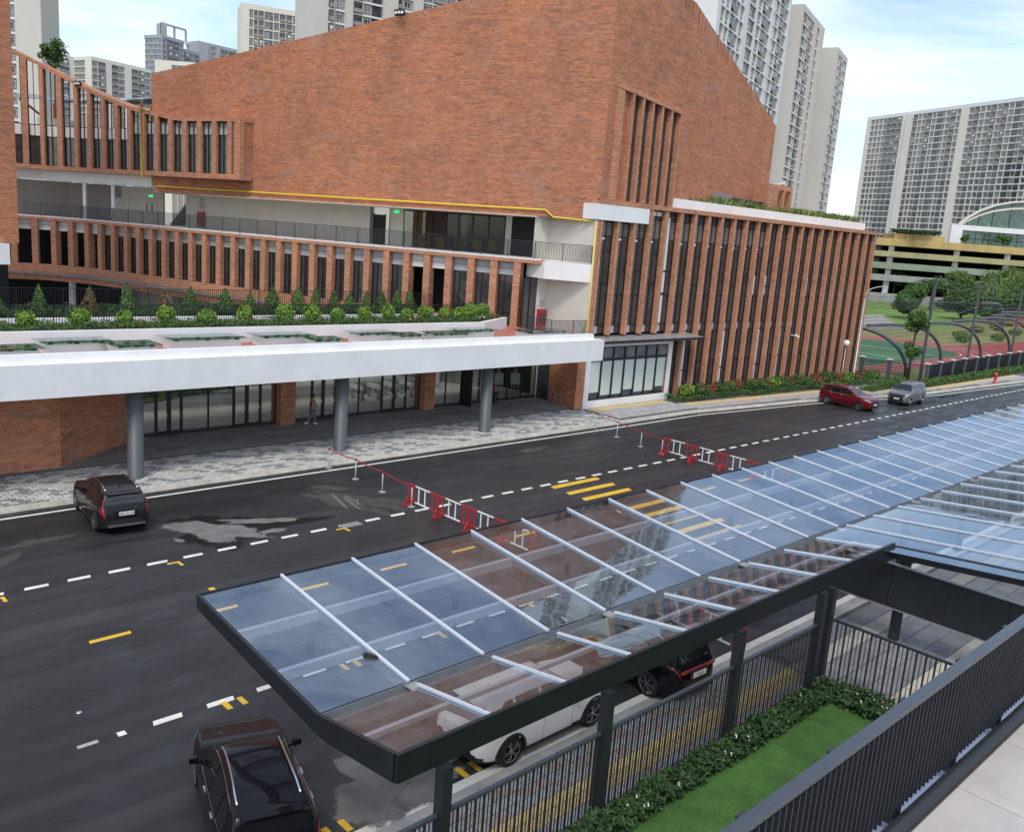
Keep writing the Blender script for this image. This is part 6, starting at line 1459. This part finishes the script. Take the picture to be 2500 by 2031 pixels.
# ------------------------------------------------------------------ apartment towers
def win_mesh(w, h, kind, var=0):
    m = MB(); d = .12
    if kind == 'w':
        m.mi(0).box(0, w, -.03, .0, 0, h); m.mi(1).box(0, .07, -d, -.031, 0, h).box(w-.07, w, -d, -.031, 0, h).box(.07, w-.07, -d, -.031, 0, .08).box(.07, w-.07, -d, -.031, h-.08, h).box(w*.55-.03, w*.55+.03, -d, -.031, .08, h-.08)
    else:
        m.mi(0).box(0, w, -.03, .0, 0, h); m.mi(1).box(0, w, -.5, -.45, .0, .95 if kind == 'b' else .1); m.box(w*.5-.03, w*.5+.03, -.1, -.031, 0, h)
        if var == 1: m.mi(2).box(w*.08, w*.08+.8, -.44, -.1, .15, .75)
        if var == 2: m.mi(2).box(w*.3, w*.8, -.2, -.12, h*.55, h*.95)
    return m
def tower(name, label, corner, udir, lu, lv, ztop, storey, colsU, colsV, wall='tower_cream', band='tower_white', strip='tower_cream', zmin=0, zoff=.5, infill='tower_taupe', crown=1.8, limit=300):
    u = Vector((udir[0], udir[1])).normalized(); v = Vector((-u.y, u.x)); c = Vector(corner)
    T = thing(name, label, 'building', (c.x, c.y, 0), 0, 'apartment towers')
    def pt(a, b): q = u*a+v*b; return (q.x, q.y)
    MB().prism([pt(.4,.4), pt(lu,.4), pt(lu,lv), pt(.4,lv)], 0, ztop).build('wall', M[infill], T)
    MB().prism([pt(-.05,-.05), pt(lu+.2,-.05), pt(lu+.2,lv+.2), pt(-.05,lv+.2)], ztop, ztop+crown).build('parapet', M[wall], T)
    wins = []; pil = []
    n = int((ztop-zmin)/storey)
    for face, cols, ln in (('u', colsU, lu), ('v', colsV, lv)):
        tot = sum(w for k, w in cols); pos = 0
        def P(a, d):   # a along the face, d outwards
            q = (u*a-v*d) if face == 'u' else (v*a-u*d); return q
        ang = math.atan2(u.y, u.x) if face == 'u' else math.atan2(-v.y, -v.x)
        def slab(mb, a0, a1, d0, d1, z0, z1):
            p = [P(a0,d1), P(a1,d1), P(a1,d0), P(a0,d0)]
            if face == 'v': p = [p[1], p[0], p[3], p[2]]
            mb.hexa([(q.x,q.y,z0) for q in p]+[(q.x,q.y,z1) for q in p])
        def pila(*a): m = MB(); slab(m, *a); pil.append(m)
        m = MB(); slab(m, .13, ln-.13, -.4, .004, -.62, -.18); bme = m.mesh('floor_band', M[band])
        for k in range(n): place(bme, 'floor_band', T, (0, 0, ztop-storey*(k+1)+zoff))
        for kind, wd in cols:
            a0, a1 = ln*pos/tot, ln*(pos+wd)/tot; pos += wd; w = a1-a0
            if kind == 's': pila(a0, a1, -.4, .05, 0, ztop); continue
            if kind == 'S': pila(a0, a1, -.4, .9, 0, ztop+.4); continue
            if kind == 'd':
                m = MB(); slab(m, a0, a1, -.4, -.9+.55, 0, ztop-1); m.build('glazed_strip', M['window_dark'], T); continue
            pila(a0-.12, a0+.12, -.4, .02, 0, ztop)
            for k in range(n):
                z = ztop-storey*(k+1)+zoff
                if kind == 'w': ww, hh, al = min(1.7, w*.62), 1.55, (w-min(1.7, w*.62))/2; zz = z+.45
                else: ww, hh, al = w-.4, 2.15, .2; zz = z-.05
                if kind == 'W': zz = z-.1; hh = 2.2
                q = P(a0+al if face == 'u' else a1-al, .0 if kind != 'w' else -.36)
                wins.append((q.x, q.y, zz, ang, round(ww,2), hh, 'w' if kind in 'wW' else 'b'))
    for m in pil: m.build('pilaster', M[strip], T)
    rnd = random.Random(hash(label) % 1000 if False else len(label)*7+int(c.x)); cache = {}
    rest = MB(); GM = ['window_dark','window_mid','window_mid','window_pale','window_dark']
    wins.sort(key=lambda q: -q[2])
    for i, (x, y, z, a, ww, hh, kd) in enumerate(wins):
        g = rnd.choice(GM)
        if kd == 'b': g = rnd.choice(['window_dark','window_dark','window_mid'])
        if i < limit:
            var = rnd.choice((0, 0, 1, 1, 2)) if kd == 'b' else 0; k = (ww, hh, kd, g, var)
            if k not in cache: cache[k] = win_mesh(ww, hh, kd, var).mesh('window', [M[g], M['tower_white' if kd == 'w' else 'tower_taupe'], M['tower_white']])
            place(cache[k], 'window', T, (x, y, z), a)
        else:
            rest.mi(GM.index(g)); ca, sa = math.cos(a), math.sin(a)
            def q(px, py): return (x+px*ca-py*sa, y+px*sa+py*ca)
            p = [q(0,-.06), q(ww,-.06), q(ww,.1), q(0,.1)]; rest.hexa([(*b, z) for b in p]+[(*b, z+hh) for b in p])
    if rest.v: stuff(rest.build('lower_windows', [M[g] for g in GM], T))
    return T
U = (.955, .297)
cA = [('s',1.6),('w',2.4),('d',.9),('s',.8),('w',2.2),('b',2.8),('w',2.2),('s',1.0),('d',.8),('w',2.4),('b',2.6),('w',2.4),('s',1.2)]
tower('apartment_tower', 'white and beige apartment tower directly above the sloping brick edge, cut by the top', (153.5,109.5), U, 19, 16, 112, 3.15, [('s',1.5),('w',2.2),('w',2.2),('b',2.6),('w',2.2),('w',2.2),('s',.6)], [('s',3),('w',2),('w',2),('s',3)], 'tower_beige', 'tower_white', 'tower_white', 45)
tower('apartment_tower', 'tall pale apartment tower second behind the brick slope, cut by the top', (185.1,124.3), U, 41, 16, 118, 3.15, cA, [('s',1.2),('W',2.6),('w',2.2),('s',2.2),('s',1.2)], 'tower_beige', 'tower_white', 'tower_white', 35, limit=300)
tower('apartment_tower', 'beige apartment tower with flat top in the middle of the right group', (247,146.2), U, 31, 13, 80.5, 3.1, [('s',.5),('w',2.4),('d',1.0),('w',2.0),('b',2.8),('w',1.8),('S',.9),('b',2.6),('w',2.0),('S',1.0),('w',2.0),('s',1.8)], [('s',3.4),('b',2.0),('w',2.2),('s',1.2),('w',2.2)], 'tower_beige', 'tower_white', 'tower_beige', 10)
tower('apartment_tower', 'narrow beige apartment tower at the right end of the near group', (285.4,154.6), U, 18, 12, 76.5, 3.1, [('s',1.6),('w',2.2),('b',2.0),('s',1.4),('w',2.0),('w',2.0),('s',.6)], [('s',5),('b',1.8),('w',1.4),('s',1)], 'tower_beige', 'tower_white', 'tower_beige', 10)
cD = [('w',3.1),('b',3.1),('w',3.1),('w',3.1),('b',3.1),('w',3.1),('w',3.1),('b',3.1),('w',3.0),('d',3.2),('w',3.1),('b',3.1),('w',3.1),('b',3.1),('w',3.1),('w',3.1),('b',3.1),('w',3.1),('s',4.6),('w',2.8),('b',3.4),('w',2.8),('w',2.4),('d',3.6),('w',2.8),('b',3.6),('w',2.8),('w',2.8),('b',2.8),('S',4.0),('s',3.6),('b',3.6),('b',3.6),('b',3.6),('w',2.8),('w',3.0),('w',3.0),('w',3.0),('s',3.0)]
tower('apartment_block', 'very long cream apartment slab with dark glazed strips at the far right', (452.5,129.5), (.917,-.40), 22, 131, 88, 3.12, [('s',4),('w',2),('s',3)], cD, 'tower_white', 'tower_white', 'tower_cream', 14)
tower('apartment_tower', 'beige apartment tower with two window columns cut by the left edge', (67.3,230), (.48,.877), 18, 18, 72, 3.1, [('s',4),('s',4)], [('s',5),('w',2.2),('b',2.4),('s',1.2),('w',2.2),('w',2.2),('s',2)], 'tower_beige', 'tower_white', 'tower_beige', 20)
tower('apartment_block', 'low beige apartment block framed between the sloping fins and the big brick wall', (168.4,497), U, 36, 28, 81.5, 3.2, [('w',2.2),('b',2.6),('s',2.0),('b',2.4),('w',2.2),('s',2.4),('b',2.6),('b',2.4),('w',2.2)], [('s',1.2),('w',2.2),('w',2.2),('s',1.2)], 'tower_cream', 'tower_cream', 'tower_cream', 55)
tower('apartment_block', 'grey unfinished apartment block with open roof frame on the skyline', (223.7,543.8), (.93,.36), 17, 14, 107, 3.1, [('w',2.2),('b',2.6),('b',2.6),('w',2.2)], [('w',2.0),('w',2.0),('w',2.0),('w',2.0)], 'tower_grey', 'tower_grey', 'tower_grey', 60, infill='tower_grey')
tower('apartment_block', 'grey windowed block right of the unfinished tower on the skyline', (240.5,552), (.93,.30), 12, 12, 103, 3.1, [('b',2.6),('w',2.2),('b',2.6)], [('s',3),('w',2)], 'tower_grey', 'tower_grey', 'tower_grey', 70, infill='tower_grey')
tower('apartment_block', 'grey block with blank corner wall right on the skyline', (251,556), (.97,.13), 32, 14, 110, 3.1, [('S',3.2),('s',1.0),('w',2.0),('s',1.5),('W',3.0),('W',3.0),('b',2.6)], [('s',3),('w',2)], 'tower_grey', 'tower_grey', 'tower_grey', 70, infill='tower_grey')
fr = thing('roof_frame', 'open concrete roof frame crowning the unfinished grey block', 'building frame', (224, 545, 108.8))
for a, b in ((0,0),(9,3.4),(17,6)): MB().box(a-.5,a+.5,b-.5,b+.5,0,6).build('pier', M['tower_grey'], fr)
MB().beam((-.5,0), (17,6.2), 1.2, 6, 6.9).build('beam', M['tower_grey'], fr); MB().box(-.5,3,-.3,6,0,6.5).build('stair_head', M['tower_grey'], fr)
tower('apartment_block', 'low cream block peeping over the left part of the sloping brick wall', (174,431), (.72,-.69), 36, 10, 75.5, 3.1, [('s',6),('w',2.2),('w',2.2),('b',2.4),('w',2),('s',14)], [('s',5),('s',5)], 'tower_cream', 'tower_cream', 'tower_cream', 60)
tower('apartment_tower', 'cream apartment block with balcony columns left above the sloping brick wall', (157.1,313.3), (.93,-.36), 26, 14, 82, 3.08, [('s',2.8),('w',1.6),('b',1.6),('b',2.2),('w',2.2),('d',1.2),('w',2.2),('b',2.4),('b',2.4),('w',2.2),('s',2.4),('b',2.6),('w',1.6)], [('s',3),('s',3)], 'tower_cream', 'tower_cream', 'tower_cream', 48)
tower('apartment_tower', 'beige apartment tower with wide plain strips above the middle of the brick wall', (122.6,205.7), (.982,-.187), 46, 15, 78, 3.1, [('s',2.4),('b',1.3),('w',2.0),('S',1.4),('b',2.2),('w',2.0),('d',2.0),('S',3.0),('b',1.2),('w',2.2),('S',2.0),('W',2.4),('b',2.6),('w',2.6),('b',2.4),('S',3)], [('s',3),('s',3)], 'tower_beige', 'tower_white', 'tower_beige', 40)
tower('apartment_block', 'slim far tower seen between the upper fins near the left edge', (144.4,476), (.95,.3), 10, 12, 77, 3.1, [('s',1.5),('b',2.4),('s',1)], [('s',4),('w',2)], 'tower_cream', 'tower_white', 'tower_cream', 50)
# ------------------------------------------------------------------ car park with ochre bands
CP = thing('car_park', 'multi storey car park with ochre and green concrete bands behind the trees', 'building', (266, 99, 0))
A0, B0, C0 = Vector((266.3,98.9)), Vector((240,124)), Vector((292,76))
LPTS = [A0.lerp(B0, k/8)+Vector((1,1))*(-1.6*math.sin(math.pi*k/8)*.0+ (k/8)**2*5) for k in range(9)]
BZ = [(16.0,17.95,'ochre'),(12.9,14.4,'olive_band'),(9.5,11.25,'sage_band'),(6.1,7.85,'grey_band'),(.0,2.6,'grey_band')]
def rel(p): return (p.x-266, p.y-99)
for i, (z0, z1, mt) in enumerate(BZ):
    m = MB()
    for a, b in zip(LPTS, LPTS[1:]): m.beam(rel(a), rel(b), .8, z0, z1)
    m.beam(rel(A0), rel(C0), .8, z0, z1); m.build('parapet_band', M[mt], CP)
    if i: MB().prism([rel(p) for p in (C0, C0+Vector((25,35)), B0+Vector((35,32)), B0+Vector((6,8)), A0+Vector((.6,.8)))], z1-1.6, z1-1.2).build('deck', M['concrete'], CP)
MB().prism([rel(p) for p in (C0+Vector((9,13)), C0+Vector((35,50)), B0+Vector((45,52)), B0+Vector((20,26)), A0+Vector((11,14)))], 0, 16).build('core', M['dark_inside'], CP)
MB().prism([rel(p) for p in (C0, C0+Vector((35,50)), B0+Vector((45,42)), B0+Vector((6,8)), A0+Vector((.6,.8)))], 15.9, 16.6).build('roof_deck', M['concrete'], CP)
for p in [A0+Vector((1,1.2)), A0.lerp(C0,.42)+Vector((.8,.9)), A0.lerp(C0,.85)+Vector((.8,.9)), LPTS[4]+Vector((1.2,1)), LPTS[7]+Vector((1.5,1.5))]:
    MB().box(p.x-266-.6,p.x-266+.6,p.y-99-.6,p.y-99+.6,0,16).build('column', M['white_render'], CP)
for i, z in enumerate((14.6, 11.3, 8.0)): MB().lathe([(0,z-.2),(6.5,z-.2),(7.2,z+.6),(6.5,z+1.2),(0,z+1.2)], 36, (LPTS[5].x-266+9, LPTS[5].y-99+10, 0)).build('ramp_core', M['white_render'], CP, smooth=False)
MB().prism([rel(p) for p in (LPTS[1]+Vector((.5,.5)), LPTS[4]+Vector((.5,.5)), LPTS[4]+Vector((6,6)), LPTS[1]+Vector((6,6)))], 17.96, 19.4).build('stair_head', M['ochre'], CP)
hedge('roof_planting', 'dark planting on top of the ochre car park stair head', [(LPTS[4].x, LPTS[1].x+3, min(LPTS[1].y, LPTS[4].y)+2.5, max(LPTS[1].y, LPTS[4].y)+2, 19.3, 20.6)], 1500, .7, 'leaf_dark', 55, 'planting')
# glass hall on top
GH = thing('glass_hall', 'white framed hall with arched glass roof on top of the car park', 'building', (272, 100, 16.6))
d = (C0-A0).normalized(); nrm = Vector((-d.y, d.x));
if nrm.dot(Vector((1,1))) < 0: nrm = -nrm
def hp(a, b): q = A0-Vector((272,100))+d*a+nrm*b; return (q.x, q.y)
MB().prism([hp(-1,5), hp(36,5), hp(36,30), hp(-1,30)], 0, 1.0).build('plinth', M['white_paint'], GH)
MB().prism([hp(-1,5), hp(2.4,5), hp(2.4,6), hp(-1,6)], 1.001, 6.6).build('frame', M['white_paint'], GH)
MB().prism([hp(2.41,5), hp(36,5), hp(36,6), hp(2.41,6)], 5.2, 6.6).build('frame', M['white_paint'], GH)
for k in range(8):
    a = 2.5+4.1*k
    o = MB().prism([hp(a,5.4), hp(a+4.0,5.4), hp(a+4.0,5.5), hp(a,5.5)], 1.001, 5.19).build('window', M['window_green'], GH)
    MB().prism([hp(a+4.0,5.3), hp(a+4.1,5.3), hp(a+4.1,5.5), hp(a+4.0,5.5)], 1.001, 5.19).prism([hp(a,5.3), hp(a+4.0,5.3), hp(a+4.0,5.39), hp(a,5.39)], 3.0, 3.1).build('frame', M['dark_frame'], o)
AR = [(1.5,0.1),(4,2.2),(7,4.2),(11,6.0),(16,7.2),(22,7.9),(30,8.0),(36,8.0)]
for (a, z), (b, z2) in zip(AR, AR[1:]):
    P = [hp(a,6.1), hp(b,6.1)]; o = MB().hexa([(*hp(a,6.1),6.6),(*hp(b,6.1),6.6),(*hp(b,6.2),6.6),(*hp(a,6.2),6.6),(*hp(a,6.1),6.6+z),(*hp(b,6.1),6.6+z2),(*hp(b,6.2),6.6+z2),(*hp(a,6.2),6.6+z)]).build('glass_bay', M['window_green'], GH)
    MB().bar((*hp(a,6.0),6.75+z), (*hp(b,6.0),6.75+z2), .9, .5).build('arch', M['tower_cream'], o); MB().bar((*hp(a,6.0),6.2+z*.82), (*hp(b,6.0),6.2+z2*.82), .2, .5).build('inner_arch', M['tower_cream'], o)
    MB().bar((*hp(b,6.05),6.6), (*hp(b,6.05),6.6+z2), .14).build('mullion', M['dark_frame'], o)
tree('roof_tree', 'small bushy tree on the car park roof left of the white hall', (268.5, 98.7, 16.6), 4.6, 1.2, (1.9,1.6), 'leaf_tree', 61, 900, .5, 9, .12)
tree('roof_tree', 'small bushy tree on the car park roof in front of the hall windows', (277, 91.5, 16.6), 5.4, 1.6, (2.3,2.0), 'leaf_tree', 62, 1100, .5, 9, .12)
for i, (x, y) in enumerate(((272.6,95.6),(282.5,86.6))):
    t = thing('terrace_lamp', '%s black multi armed lamp on the car park roof' % ('left', 'right')[i], 'street lamp', (x, y, 16.6), 0, 'lamps on the car park roof'); MB().lathe([(.18,0),(.1,.5),(.08,4.2),(0,4.2)], 8).build('pole', M['dark_frame'], t)
    for k in range(5): a = 1.256*k; MB().bar((0,0,3.6), (.8*math.cos(a),.8*math.sin(a),4.0), .08).build('arm', M['dark_frame'], t); MB().lathe([(0,3.9),(.2,4.0),(.16,4.4),(0,4.5)], 8, (.8*math.cos(a),.8*math.sin(a),0)).build('lantern', M['dark_frame'], t)
